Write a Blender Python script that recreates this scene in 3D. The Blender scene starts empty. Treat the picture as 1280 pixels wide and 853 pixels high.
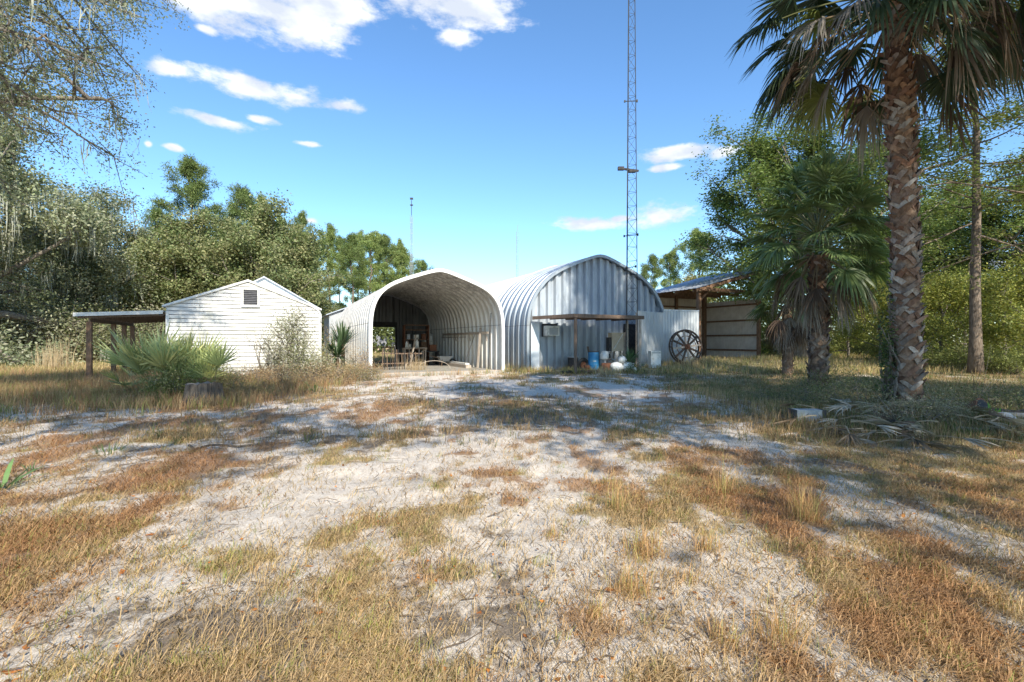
import bpy, math
import numpy as np
from mathutils import Vector, Matrix
R = math.radians
sc = bpy.context.scene
COL = sc.collection
F, HZ, EYE = 604.0, 427.0, 1.5
rng = np.random.default_rng(7)

# ------------------------------------------------------------------ numeric helpers
def ss(a, b, x):
    t = np.clip((np.asarray(x, float) - a) / (b - a), 0, 1)
    return t * t * (3 - 2 * t)

def _h(ix, iy, s):
    h = (ix * 374761393 + iy * 668265263 + s * 974634777) & 0xffffffff
    h = ((h ^ (h >> 13)) * 1274126177) & 0xffffffff
    return ((h ^ (h >> 16)) & 0xffff) / 65535.0

def vn(x, y, s=0):
    x = np.asarray(x, float); y = np.asarray(y, float)
    ix = np.floor(x).astype(np.int64); iy = np.floor(y).astype(np.int64)
    fx = x - ix; fy = y - iy
    fx = fx * fx * (3 - 2 * fx); fy = fy * fy * (3 - 2 * fy)
    a = _h(ix, iy, s); b = _h(ix + 1, iy, s); c = _h(ix, iy + 1, s); d = _h(ix + 1, iy + 1, s)
    return (a * (1 - fx) + b * fx) * (1 - fy) + (c * (1 - fx) + d * fx) * fy

def fbm(x, y, s=0, o=4):
    t = 0; a = .5; n = 0
    for i in range(o):
        t = t + a * vn(np.asarray(x) * 2 ** i + 17.3 * i, np.asarray(y) * 2 ** i + 5.1 * i, s + i); n += a; a *= .5
    return t / n

def gz(x, y):
    """terrain height"""
    z = .35 * ss(22, 31, y) * ss(3, 10, x)
    z = z + (fbm(np.asarray(x) / 2.6, np.asarray(y) / 2.6, 3, 2) - .5) * .12 * ss(60, 30, np.abs(y))
    z = z + .28 * np.exp(-((x - 7.3) ** 2 + (y - 9) ** 2) / 1.6)
    return z

def g(x, y): return Vector((x, y, float(gz(x, y))))
def gp(px, Y): return g((px - 640) / F * Y, Y)

# ------------------------------------------------------------------ materials
def new_mat(name):
    m = bpy.data.materials.new(name); m.use_nodes = True
    nt = m.node_tree; nt.nodes.clear()
    out = nt.nodes.new('ShaderNodeOutputMaterial')
    return m, nt, out
def N(nt, t, **k):
    n = nt.nodes.new(t)
    for a, b in k.items(): setattr(n, a, b)
    return n
def mixc(nt, fac, a, b, mode='MIX'):
    m = N(nt, 'ShaderNodeMix', data_type='RGBA', blend_type=mode)
    for i, v in ((0, fac), (6, a), (7, b)):
        if isinstance(v, bpy.types.NodeSocket): nt.links.new(v, m.inputs[i])
        elif i == 0: m.inputs[0].default_value = v
        else: m.inputs[i].default_value = (*v, 1)
    return m.outputs[2]
def noise(nt, scale, detail=4, rough=.55, coord='Object', stretch=None, dist=0):
    tc = N(nt, 'ShaderNodeTexCoord'); v = tc.outputs[coord]
    if stretch:
        mp = N(nt, 'ShaderNodeMapping'); mp.inputs['Scale'].default_value = stretch
        nt.links.new(v, mp.inputs[0]); v = mp.outputs[0]
    n = N(nt, 'ShaderNodeTexNoise'); n.inputs['Scale'].default_value = scale
    n.inputs['Detail'].default_value = detail; n.inputs['Roughness'].default_value = rough
    n.inputs['Distortion'].default_value = dist
    nt.links.new(v, n.inputs['Vector']); return n.outputs[0]
def ramp(nt, fac, stops):
    r = N(nt, 'ShaderNodeValToRGB'); e = r.color_ramp.elements
    while len(e) < len(stops): e.new(.5)
    for i, (p, c) in enumerate(stops):
        e[i].position = p; e[i].color = (*c, 1) if isinstance(c, tuple) else (c, c, c, 1)
    nt.links.new(fac, r.inputs[0]); return r.outputs[0]
def mth(nt, op, a, b=None, c=None):
    m = N(nt, 'ShaderNodeMath', operation=op)
    for i, v in enumerate((a, b, c)):
        if v is None: continue
        if isinstance(v, bpy.types.NodeSocket): nt.links.new(v, m.inputs[i])
        else: m.inputs[i].default_value = v
    return m.outputs[0]
def bump(nt, h, strength=.4, dist=.02):
    b = N(nt, 'ShaderNodeBump'); b.inputs['Strength'].default_value = strength; b.inputs['Distance'].default_value = dist
    nt.links.new(h, b.inputs['Height']); return b.outputs[0]

def surf(name, c1, c2, scale=6, rough=.8, metal=0, stretch=None, c3=None, s3=1.5, bstr=.3, bd=.01, attr=False, spec=.3, lo=.35, hi=.65, rlo=None):
    m, nt, out = new_mat(name)
    p = N(nt, 'ShaderNodeBsdfPrincipled')
    n1 = noise(nt, scale, 5, .6, stretch=stretch)
    col = mixc(nt, ramp(nt, n1, [(lo, 0.), (hi, 1.)]), c1, c2)
    if c3:
        n2 = noise(nt, s3, 4, .65, stretch=stretch)
        col = mixc(nt, ramp(nt, n2, [(.5, 0.), (.68, 1.)]), col, c3)
    if attr:
        a = N(nt, 'ShaderNodeAttribute', attribute_name='Col')
        col = mixc(nt, 1.0, col, a.outputs[0], 'MULTIPLY')
    nt.links.new(col, p.inputs['Base Color'])
    p.inputs['Roughness'].default_value = rough; p.inputs['Metallic'].default_value = metal
    p.inputs['Specular IOR Level'].default_value = spec
    if rlo is not None:
        rr = N(nt, 'ShaderNodeMapRange'); rr.inputs[3].default_value = rlo; rr.inputs[4].default_value = rough
        nt.links.new(n1, rr.inputs[0]); nt.links.new(rr.outputs[0], p.inputs['Roughness'])
    if bstr: nt.links.new(bump(nt, n1, bstr, bd), p.inputs['Normal'])
    nt.links.new(p.outputs[0], out.inputs[0]); return m

def leafmat(name, trans=.35, rough=.55, spec=.25, tint=(1, 1, 1)):
    m, nt, out = new_mat(name)
    a = N(nt, 'ShaderNodeAttribute', attribute_name='Col')
    c = a.outputs[0]
    if tint != (1, 1, 1): c = mixc(nt, 1.0, c, tint, 'MULTIPLY')
    p = N(nt, 'ShaderNodeBsdfPrincipled'); p.inputs['Roughness'].default_value = rough
    p.inputs['Specular IOR Level'].default_value = spec
    nt.links.new(c, p.inputs['Base Color'])
    t = N(nt, 'ShaderNodeBsdfTranslucent')
    nt.links.new(mixc(nt, 1.0, c, (1.15, 1.15, .72), 'MULTIPLY'), t.inputs[0])
    mx = N(nt, 'ShaderNodeMixShader'); mx.inputs[0].default_value = trans
    nt.links.new(p.outputs[0], mx.inputs[1]); nt.links.new(t.outputs[0], mx.inputs[2])
    nt.links.new(mx.outputs[0], out.inputs[0]); return m

M = {}
M['leaf'] = leafmat('leaf', .35)
M['frond'] = leafmat('frond', .25, .4, .4)
M['dry'] = leafmat('dry_leaf', .3, .8, .1)
M['moss'] = leafmat('moss', .3, .9, .05)
M['grass'] = leafmat('grass', .35, .7, .15)
M['bark'] = surf('bark', (.12, .10, .08), (.26, .23, .19), 5, .95, stretch=(3, 3, .8), bstr=.8, bd=.04)
M['pinebark'] = surf('pine_bark', (.10, .075, .055), (.24, .19, .15), 6, .95, stretch=(3, 3, .7), bstr=.8, bd=.04)
M['palmtrunk'] = surf('palm_trunk', (.11, .065, .04), (.27, .18, .12), 9, .95, bstr=.8, bd=.03)
M['boot'] = surf('palm_boot', (.55, .5, .47), (1, 1, 1), 14, .95, attr=True, stretch=(1, 1, .35), bstr=.7, bd=.01)
M['white_metal'] = surf('white_painted_metal', (.74, .74, .71), (.62, .62, .6), 3, .45, c3=(.5, .49, .45), s3=2.2, bstr=.05)
M['siding'] = surf('siding', (.66, .65, .62), (.58, .57, .54), 1.6, .55, c3=(.44, .43, .36), s3=.9, stretch=(1, 1, 1.6), bstr=.05)
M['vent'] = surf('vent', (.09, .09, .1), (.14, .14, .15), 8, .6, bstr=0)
M['bluepanel'] = surf('pale_panel', (.55, .6, .66), (.66, .7, .74), 4, .4, metal=.3, bstr=.05)
M['oldwood'] = surf('old_wood', (.11, .075, .055), (.21, .15, .11), 9, .9, stretch=(3, 3, .5), bstr=.5)
M['greywood'] = surf('grey_wood', (.30, .25, .20), (.46, .40, .34), 9, .9, stretch=(3, 3, .5), bstr=.5)
M['barnwood'] = surf('barn_wood', (.13, .075, .045), (.24, .145, .09), 7, .9, stretch=(2, 2, .6), bstr=.4)
M['barnpanel'] = surf('barn_panel', (.60, .53, .44), (.50, .43, .35), 2, .6, metal=0, bstr=.05)
M['tin'] = surf('tin_roof', (.42, .46, .52), (.56, .6, .66), 3, .4, metal=.7, c3=(.33, .34, .36), s3=1.3, bstr=.08)
M['rooftrim'] = surf('roof_edge', (.5, .5, .49), (.62, .62, .6), 3, .5, metal=.3, bstr=.05)
M['tower'] = surf('tower_steel', (.03, .031, .033), (.055, .055, .055), 8, .7, metal=0, bstr=0)
M['mast'] = surf('mast_steel', (.26, .27, .28), (.34, .34, .35), 8, .5, metal=.2, bstr=0)
M['dark'] = surf('dark_stuff', (.03, .03, .035), (.07, .065, .06), 8, .8, bstr=.2)
M['concrete'] = surf('concrete', (.26, .25, .22), (.38, .36, .33), 5, .9, c3=(.25, .23, .2), s3=1.1, bstr=.3)
M['stump'] = surf('stump_wood', (.05, .042, .035), (.13, .11, .09), 7, .95, stretch=(3, 3, .4), bstr=.9, bd=.05)
M['stumptop'] = surf('stump_top', (.17, .145, .12), (.27, .23, .19), 9, .95, bstr=.6)
M['blue'] = surf('blue_plastic', (.02, .16, .36), (.03, .2, .42), 4, .45, c3=(.06, .16, .26), s3=4, bstr=.05)
M['white'] = surf('white_plastic', (.78, .78, .75), (.66, .66, .62), 5, .5, c3=(.42, .4, .34), s3=4, bstr=.05)
M['rust'] = surf('rust', (.12, .05, .03), (.24, .11, .06), 9, .85, bstr=.4)
M['greybox'] = surf('grey_box', (.34, .36, .37), (.42, .43, .43), 5, .5, bstr=.05)
M['wheelwood'] = surf('wheel_wood', (.06, .042, .032), (.14, .10, .075), 9, .9, bstr=.5)
M['rubber'] = surf('rubber', (.025, .025, .025), (.045, .045, .045), 9, .8, bstr=.1)
M['graystone'] = surf('weathered_block', (.5, .49, .46), (.36, .35, .33), 14, .95, bstr=.6)
M['shingle'] = surf('shingle', (.2, .21, .24), (.28, .29, .32), 5, .9, bstr=.3)
M['tan'] = surf('tan_wall', (.45, .36, .26), (.52, .43, .32), 3, .9, bstr=.1)

def galv(name, c1, c2, c3, seam=None, rough=.5, metal=.5, top=None):
    """weathered metal sheet; vertical run-off streaks, a lap seam at height seam, mildew on the top"""
    m, nt, out = new_mat(name)
    p = N(nt, 'ShaderNodeBsdfPrincipled')
    n1 = noise(nt, 2.2, 5, .6, stretch=(1, 1, .35)); n2 = noise(nt, 9, 4, .7, stretch=(1, 2.2, .16)); n3 = noise(nt, .7, 3)
    col = mixc(nt, ramp(nt, n1, [(.35, 0.), (.65, 1.)]), c1, c2)
    col = mixc(nt, mth(nt, 'MULTIPLY', ramp(nt, n2, [(.5, 0.), (.72, 1.)]), ramp(nt, n3, [(.35, .15), (.7, .9)])), col, c3)
    tc = N(nt, 'ShaderNodeTexCoord'); sp = N(nt, 'ShaderNodeSeparateXYZ'); nt.links.new(tc.outputs['Object'], sp.inputs[0])
    z = sp.outputs[2]
    if seam:
        d = mth(nt, 'ABSOLUTE', mth(nt, 'SUBTRACT', z, seam))
        col = mixc(nt, mth(nt, 'MULTIPLY', mth(nt, 'LESS_THAN', d, .018), .6), col, (.1, .1, .1))
    if top:
        t = N(nt, 'ShaderNodeMapRange'); t.inputs[1].default_value = top[0]; t.inputs[2].default_value = top[1]
        nt.links.new(z, t.inputs[0])
        col = mixc(nt, mth(nt, 'MULTIPLY', t.outputs[0], ramp(nt, noise(nt, 5, 5, .7, stretch=(1, 1.6, .3)), [(.3, 0.), (.6, 1.)])), col, top[2])
    gr = N(nt, 'ShaderNodeMapRange'); gr.inputs[1].default_value = .75; gr.inputs[2].default_value = .0; nt.links.new(z, gr.inputs[0])
    col = mixc(nt, mth(nt, 'MULTIPLY', gr.outputs[0], ramp(nt, noise(nt, 3.5, 5, .7, stretch=(1, 1, .5)), [(.35, 0.), (.65, .85)])), col, (.24, .19, .14))
    rs = noise(nt, 6, 4, .75, stretch=(1, 3, .1)); col = mixc(nt, ramp(nt, rs, [(.66, 0.), (.76, .6)]), col, (.28, .17, .10))
    nt.links.new(col, p.inputs['Base Color']); p.inputs['Roughness'].default_value = rough; p.inputs['Metallic'].default_value = metal
    nt.links.new(bump(nt, n1, .1, .01), p.inputs['Normal'])
    nt.links.new(p.outputs[0], out.inputs[0]); return m
M['hut_shell'] = galv('hut_shell', (.76, .74, .68), (.66, .64, .59), (.38, .36, .32), seam=2.28, top=(2.6, 4.0, (.28, .27, .25)), metal=.1, rough=.5)
M['hut_rim'] = surf('hut_rim', (.8, .8, .78), (.7, .7, .68), 4, .45, bstr=.05)
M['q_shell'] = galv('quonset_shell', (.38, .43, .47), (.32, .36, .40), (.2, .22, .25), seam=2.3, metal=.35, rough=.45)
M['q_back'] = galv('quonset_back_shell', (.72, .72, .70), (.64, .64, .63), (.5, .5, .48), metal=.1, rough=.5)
M['q_wall'] = galv('quonset_end_wall', (.42, .46, .50), (.34, .38, .42), (.2, .22, .24), metal=.25, rough=.45)
M['darkwall'] = galv('dark_wall', (.10, .10, .10), (.15, .15, .15), (.07, .07, .07), metal=.3)  # dark sheet metal of the hut's rear wall
M['fence'] = galv('fence_sheet', (.55, .58, .6), (.48, .51, .53), (.36, .38, .4), metal=.4, rough=.5)

# ------------------------------------------------------------------ mesh builder
class MB:
    def __init__(s): s.v = []; s.f = []; s.c = []
    def add(s, vs, fs, col=None):
        o = len(s.v); s.v += [tuple(v) for v in vs]; s.f += [tuple(i + o for i in f) for f in fs]
        s.c += [col or (1, 1, 1)] * len(vs)
    def box(s, c, d, rot=None, col=None):
        c = Vector(c); h = [x / 2 for x in d]
        vs = [Vector((a * h[0], b * h[1], e * h[2])) for a in (-1, 1) for b in (-1, 1) for e in (-1, 1)]
        if rot is not None: vs = [rot @ v for v in vs]
        s.add([v + c for v in vs], [(0, 1, 3, 2), (4, 6, 7, 5), (0, 4, 5, 1), (2, 3, 7, 6), (0, 2, 6, 4), (1, 5, 7, 3)], col)
    def bar(s, a, b, w, h=None, col=None, roll=0):
        a, b = Vector(a), Vector(b); d = b - a; h = h or w
        q = d.to_track_quat('Z', 'Y').to_matrix() @ Matrix.Rotation(roll, 3, 'Z')
        s.box((a + b) / 2, (w, h, d.length), q, col)
    def tube(s, pts, rad, seg=7, cap=True, col=None, jag=0, rg=None):
        pts = [Vector(p) for p in pts]; n = len(pts)
        if not hasattr(rad, '__len__'): rad = [rad] * n
        ref = None; vs = []
        for i, p in enumerate(pts):
            t = (pts[min(i + 1, n - 1)] - pts[max(i - 1, 0)])
            t = t.normalized() if t.length > 1e-9 else Vector((0, 0, 1))
            if ref is None: ref = t.orthogonal().normalized()
            else:
                ref = ref - t * ref.dot(t)
                ref = ref.normalized() if ref.length > 1e-6 else t.orthogonal().normalized()
            b = t.cross(ref)
            for k in range(seg):
                a = 2 * math.pi * k / seg; r = rad[i] * (1 + (jag * (rg.random() - .5) if jag else 0))
                vs.append(p + ref * math.cos(a) * r + b * math.sin(a) * r)
        fs = [(i * seg + k, i * seg + (k + 1) % seg, (i + 1) * seg + (k + 1) % seg, (i + 1) * seg + k) for i in range(n - 1) for k in range(seg)]
        if cap: fs += [tuple(reversed(range(seg))), tuple(range((n - 1) * seg, n * seg))]
        s.add(vs, fs, col)
    def prism(s, poly, thick, mat=None, col=None):
        """poly: list of (x,z) in the XZ plane, extruded along y from 0 to thick"""
        n = len(poly); vs = [Vector((x, 0, z)) for x, z in poly] + [Vector((x, thick, z)) for x, z in poly]
        if mat is not None: vs = [mat @ v for v in vs]
        s.add(vs, [tuple(range(n)), tuple(reversed(range(n, 2 * n)))] + [((i + 1) % n, i, i + n, (i + 1) % n + n) for i in range(n)], col)
    def strip(s, pts, ws, side, col=None, col2=None):
        vs = []; n = len(pts)
        for p, w in zip(pts, ws):
            vs += [p - side * w * .5, p + side * w * .5]
        o = len(s.v); s.v += [tuple(v) for v in vs]
        s.f += [(o + 2 * i, o + 2 * i + 1, o + 2 * i + 3, o + 2 * i + 2) for i in range(n - 1)]
        col = col or (1, 1, 1)
        if col2 is None: s.c += [col] * (2 * n)
        else:
            for i in range(n):
                t = i / (n - 1); c = tuple(a * (1 - t) + b * t for a, b in zip(col, col2)); s.c += [c, c]
    def build(s, name, mat, parent=None, smooth=False, loc=None):
        me = bpy.data.meshes.new(name); me.from_pydata(s.v, [], s.f)
        ca = me.color_attributes.new('Col', 'FLOAT_COLOR', 'POINT')
        arr = np.ones((len(s.v), 4), np.float32); arr[:, :3] = np.array(s.c, np.float32).reshape(-1, 3); ca.data.foreach_set('color', arr.ravel())
        me.validate(); me.update()
        if smooth: me.polygons.foreach_set('use_smooth', [True] * len(me.polygons))
        o = bpy.data.objects.new(name, me); COL.objects.link(o)
        if mat: me.materials.append(mat)
        if parent: o.parent = parent
        if loc is not None: o.location = loc
        return o

def np_mesh(name, V, faces_per, nv, col, mat, parent=None):
    """V (n*nv,3): n copies of one little face pattern (list of index tuples), col (n,3) or (n,nv,3)"""
    n = len(V) // nv
    me = bpy.data.meshes.new(name)
    me.vertices.add(len(V)); me.vertices.foreach_set('co', np.asarray(V, np.float32).ravel())
    tot = sum(len(f) for f in faces_per)
    base = (np.arange(n) * nv)[:, None]
    idx = np.concatenate([np.array(f) for f in faces_per])[None, :] + base
    me.loops.add(n * tot); me.loops.foreach_set('vertex_index', idx.ravel().astype(np.int32))
    sizes = np.array([len(f) for f in faces_per]); starts = np.concatenate([[0], np.cumsum(sizes)[:-1]])
    me.polygons.add(n * len(faces_per))
    me.polygons.foreach_set('loop_start', (starts[None, :] + (np.arange(n) * tot)[:, None]).ravel().astype(np.int32))
    me.update(calc_edges=True)
    ca = me.color_attributes.new('Col', 'FLOAT_COLOR', 'POINT')
    col = np.asarray(col, np.float32)
    if col.ndim == 2: col = np.repeat(col[:, None, :], nv, 1)
    arr = np.ones((n * nv, 4), np.float32); arr[:, :3] = col.reshape(-1, 3); ca.data.foreach_set('color', arr.ravel())
    me.materials.append(mat)
    o = bpy.data.objects.new(name, me); COL.objects.link(o)
    if parent: o.parent = parent
    return o

def unit(a): return a / np.maximum(np.linalg.norm(a, axis=1, keepdims=True), 1e-9)
def leaves(name, C, L, W, col, mat, parent, rg, flat=.0, dirs=None):
    """leaf quads (pointed) at centres C"""
    n = len(C)
    a = rg.normal(size=(n, 3)); a[:, 2] *= (1 - flat)
    if dirs is not None: a = a * .45 + dirs
    a = unit(a); nn = rg.normal(size=(n, 3)); nn[:, 2] += flat * 2.5
    b = unit(np.cross(nn, a)); up = np.cross(a, b)
    L = np.broadcast_to(L, n)[:, None] * rg.uniform(.65, 1.25, (n, 1)); W = np.broadcast_to(W, n)[:, None] * rg.uniform(.7, 1.2, (n, 1))
    V = np.stack([C - a * L * .5, C + b * W * .5 + up * W * .12, C + a * L * .5, C - b * W * .5 + up * W * .12], 1).reshape(-1, 3)
    return np_mesh(name, V, [(0, 1, 2), (0, 2, 3)], 4, col, mat, parent)

def blades(name, B, Hh, W, az, lean, col, mat, parent=None, tip=None):
    """grass blades: bent two-segment tapering strips"""
    d = np.stack([np.cos(az), np.sin(az), np.zeros_like(az)], 1); s = np.stack([-np.sin(az + .6), np.cos(az + .6), np.zeros_like(az)], 1)
    Hh = Hh[:, None]; W = W[:, None]; ln = lean[:, None]; up = np.array([[0, 0, 1.]])
    m = B + up * Hh * .58 * np.cos(ln * .5) + d * Hh * .58 * np.sin(ln * .5)
    t = m + up * Hh * .5 * np.cos(ln * 1.3) + d * Hh * .5 * np.sin(ln * 1.3)
    V = np.stack([B - s * W * .5, B + s * W * .5, m + s * W * .4, m - s * W * .4, t], 1).reshape(-1, 3)
    tip = col * 1.15 if tip is None else tip
    c = np.stack([col * .8, col * .8, col, col, tip], 1)
    return np_mesh(name, V, [(0, 1, 2, 3), (3, 2, 4)], 5, c, mat, parent)

# ------------------------------------------------------------------ scene bookkeeping
def tag(o, label=None, cat=None, group=None, kind=None):
    if label: o['label'] = label
    if cat: o['category'] = cat
    if group: o['group'] = group
    if kind: o['kind'] = kind
    return o
def thing(name, label, cat, loc=(0, 0, 0), rz=0, group=None):
    o = bpy.data.objects.new(name, None); COL.objects.link(o); o.location = loc; o.rotation_euler = (0, 0, rz)
    o.empty_display_size = .3
    return tag(o, label, cat, group)
def copy_tree(o, label, loc, rz=0, scale=(1, 1, 1), group=None):
    r = o.copy(); COL.objects.link(r); r.location = loc; r.rotation_euler = (0, 0, rz); r.scale = scale
    r['label'] = label
    if group: r['group'] = group
    for ch in list(o.children):
        c = ch.copy(); COL.objects.link(c); c.parent = r
        for gc in list(ch.children):
            d = gc.copy(); COL.objects.link(d); d.parent = c
    return r
# ------------------------------------------------------------------ trees
def curve_pts(p0, d, L, n, wob, up, rg):
    pts = [Vector(p0)]; d = Vector(d).normalized()
    for i in range(n):
        d = (d + Vector(rg.normal(size=3)) * wob + Vector((0, 0, up))).normalized()
        pts.append(pts[-1] + d * (L / n))
    return pts
def along(pts, t):
    x = t * (len(pts) - 1); i = min(int(x), len(pts) - 2); f = x - i
    return pts[i].lerp(pts[i + 1], f), (pts[i + 1] - pts[i]).normalized()

def moss_strands(root, tips, n, lmin, lmax, w, rg, cl=7, col=(.36, .37, .31)):
    mb = MB()
    for i in range(n):
        p = Vector(tips[rg.integers(len(tips))]); c0 = rg.uniform(.75, 1.2)
        for k in range(cl):
            a = rg.uniform(0, 6.28); q = p + Vector((rg.normal() * .16, rg.normal() * .16, rg.normal() * .06)); L = rg.uniform(lmin, lmax)
            sd = Vector((math.cos(a), math.sin(a), 0)); dr = Vector((rg.normal() * .1, rg.normal() * .1, 0))
            pts = [q + Vector((0, 0, -L * u)) + dr * u + Vector((rg.normal(), rg.normal(), 0)) * .035 * u for u in (0, .3, .6, 1)]
            ww = w * rg.uniform(.5, 1.3)
            mb.strip(pts, [ww * .6, ww, ww * .8, ww * .15], sd, tuple(x * c0 for x in col))
    return mb.build('spanish_moss', M['moss'], root)

TW = .012
def make_tree(name, label, cat, seed, H, r, base, spread, nl, lo, hi, per, leaf, cols, sig=.35, flat=.5, up=.02, wob=.12,
              top=.5, nsub=6, ntw=4, bark='bark', clump=0, moss=0, mossL=(.3, .9), group=None, lean=(0, 0), shape='dome', seg=7, mossw=.03, az0=None, azr=6.283, subL=.36, droop=0):
    """tapered trunk, limbs, sub-limbs and twigs; leaf quads round the twigs"""
    rg = np.random.default_rng(seed)
    root = thing(name, label, cat, group=group)
    wood = MB(); tips = []; tl = []
    tr = [Vector((0, 0, -.3))]; n = 10
    for i in range(1, n + 1):
        t = i / n
        tr.append(Vector((lean[0] * t * H + rg.normal() * TW * H * t, lean[1] * t * H + rg.normal() * TW * H * t, H * top * t if shape == 'dome' else H * .97 * t)))
    rad = [r * (1.35 if i == 0 else 1) * (1 - (.45 if shape == 'dome' else .85) * (i / n)) for i in range(n + 1)]
    wood.tube(tr, rad, 9)
    for l in range(nl):
        f = (l + rg.uniform(.1, .9)) / nl
        az = (az0 if az0 is not None else 0) + (l * 2.399 + rg.uniform(-.4, .4) if az0 is None else rg.uniform(-azr, azr) / 2)
        if shape == 'dome':
            t = base / top + (1 - base / top) * f; p0, _ = along(tr, min(t, .99))
            el = R(lo + (hi - lo) * f + rg.uniform(-8, 8)); L = spread * rg.uniform(.75, 1.1) * (1 - .25 * f ** 2)
            if el > .9: L = min(L, H * .5)
        else:
            t = base + (.99 - base) * f; p0, _ = along(tr, t)
            el = R(lo + (hi - lo) * f + rg.uniform(-12, 12)); L = spread * rg.uniform(.5, 1.15) * (math.sin(min(1, .25 + 1.1 * (1 - f)) * 1.45))
        d = (math.cos(az) * math.cos(el), math.sin(az) * math.cos(el), math.sin(el))
        lp = curve_pts(p0, d, L, 6, wob, up, rg); r0 = r * (.42 if shape == 'dome' else .22) * rg.uniform(.7, 1.1)
        wood.tube(lp, [r0 * (1 - .8 * i / 6) for i in range(7)], seg - 1, cap=False)
        for s_ in range(nsub):
            t = rg.uniform(.25, 1); q, dd = along(lp, t)
            sd = (dd * .75 + Vector((rg.normal(), rg.normal(), rg.normal() * .45)) * .75).normalized()
            sl = L * subL * rg.uniform(.5, 1.2); sp = curve_pts(q, sd, sl, 4, .16, up - droop, rg)
            wood.tube(sp, [r0 * .34 * (1 - .75 * i / 4) for i in range(5)], 4, cap=False)
            for k in range(ntw):
                q2, d2 = along(sp, rg.uniform(.3, 1)); td = (d2 + Vector(rg.normal(size=3)) * .7).normalized()
                tp = curve_pts(q2, td, sl * .4 * rg.uniform(.6, 1.2), 2, .2, -droop, rg)
                wood.tube(tp, [r0 * .1, r0 * .06, r0 * .03], 3, cap=False)
                tips.append((q2, tp[-1], rg.uniform(.72, 1.25), rg.random()))
    wood.build('trunk', M[bark], root, smooth=True)
    nt = len(tips); A = np.array([t[0] for t in tips]); B = np.array([t[1] for t in tips]); br = np.array([t[2] for t in tips]); mixv = np.array([t[3] for t in tips])
    k = rg.integers(0, nt, per); u = rg.uniform(.1, 1.1, (per, 1)) ** .7
    if clump: u = rg.uniform(.75, 1.1, (per, 1))
    C = A[k] * (1 - u) + B[k] * u; off = rg.normal(size=(per, 3)) * sig; off[:, 2] *= (1 - .5 * flat); C = C + off
    c1, c2 = np.array(cols[0]), np.array(cols[1]); mv = np.clip(mixv[k] * .8 + rg.normal(size=per) * .2, 0, 1)[:, None]
    col = (c1 * (1 - mv) + c2 * mv) * (br[k] * rg.uniform(.75, 1.25, per))[:, None]
    dirs = unit(off) if clump else None
    leaves('crown', C, leaf[0], leaf[1], col, M['leaf'], root, rg, flat, dirs)
    if moss:
        moss_strands(root, [t[1] for t in tips] + [t[0] for t in tips], moss, mossL[0], mossL[1], mossw, rg)
    return root

# ------------------------------------------------------------------ fan palm fronds
def frond(mb, stem, rg, base, az, el, pet, rad, col, droop=.5, spreadang=115, nleaf=34, curl=0., pcol=(.2, .22, .08), pw=.035, wscale=1.):
    base = Vector(base)
    d = Vector((math.cos(az) * math.cos(el), math.sin(az) * math.cos(el), math.sin(el)))
    pts = [base]; 
    for i in range(5):
        d = (d + Vector((0, 0, -.05 * (1 + droop)))).normalized(); pts.append(pts[-1] + d * pet / 5)
    side = Vector((-math.sin(az), math.cos(az), 0)); side = (Matrix.Rotation(rg.uniform(-.5, .5), 3, d) @ side).normalized()
    stem.tube(pts, [pw, pw * .7, pw * .55, pw * .45, pw * .4, pw * .35], 4, cap=False, col=pcol)
    hub = pts[-1]; nrm = d.cross(side).normalized()
    if nrm.z < 0: nrm = -nrm
    cv = rg.uniform(.8, 1.2)
    for i in range(nleaf):
        th = R(spreadang) * (2 * (i + .5) / nleaf - 1)
        dd = (d * math.cos(th) + side * math.sin(th) + nrm * (.22 * abs(math.sin(th)) + rg.normal() * .03)).normalized()
        L = rad * (1 - .3 * abs(th) / 2) * rg.uniform(.86, 1.08); sw = dd.cross(nrm).normalized()
        sw = (Matrix.Rotation(.55 * (1 if i % 2 else -1), 3, dd) @ sw)
        ps = []; dr = droop * rg.uniform(.7, 1.3); lat = rg.normal() * curl
        for u in (0, .28, .52, .76, 1.0):
            ps.append(hub + dd * L * (u - .22 * dr * u * u) + Vector((0, 0, -1)) * dr * L * .62 * u ** 2.2 + sw * lat * u * u * L * .4)
        w = rad * .062 * wscale
        j_ = cv * rg.uniform(.85, 1.15); c = tuple(x * j_ for x in col); c2 = tuple(x * 1.15 + y for x, y in zip(c, (.03, .02, .005)))
        mb.strip(ps, [w * .15, w * .85, w * .95, w * .55, w * .05], sw, c, c2)

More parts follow.
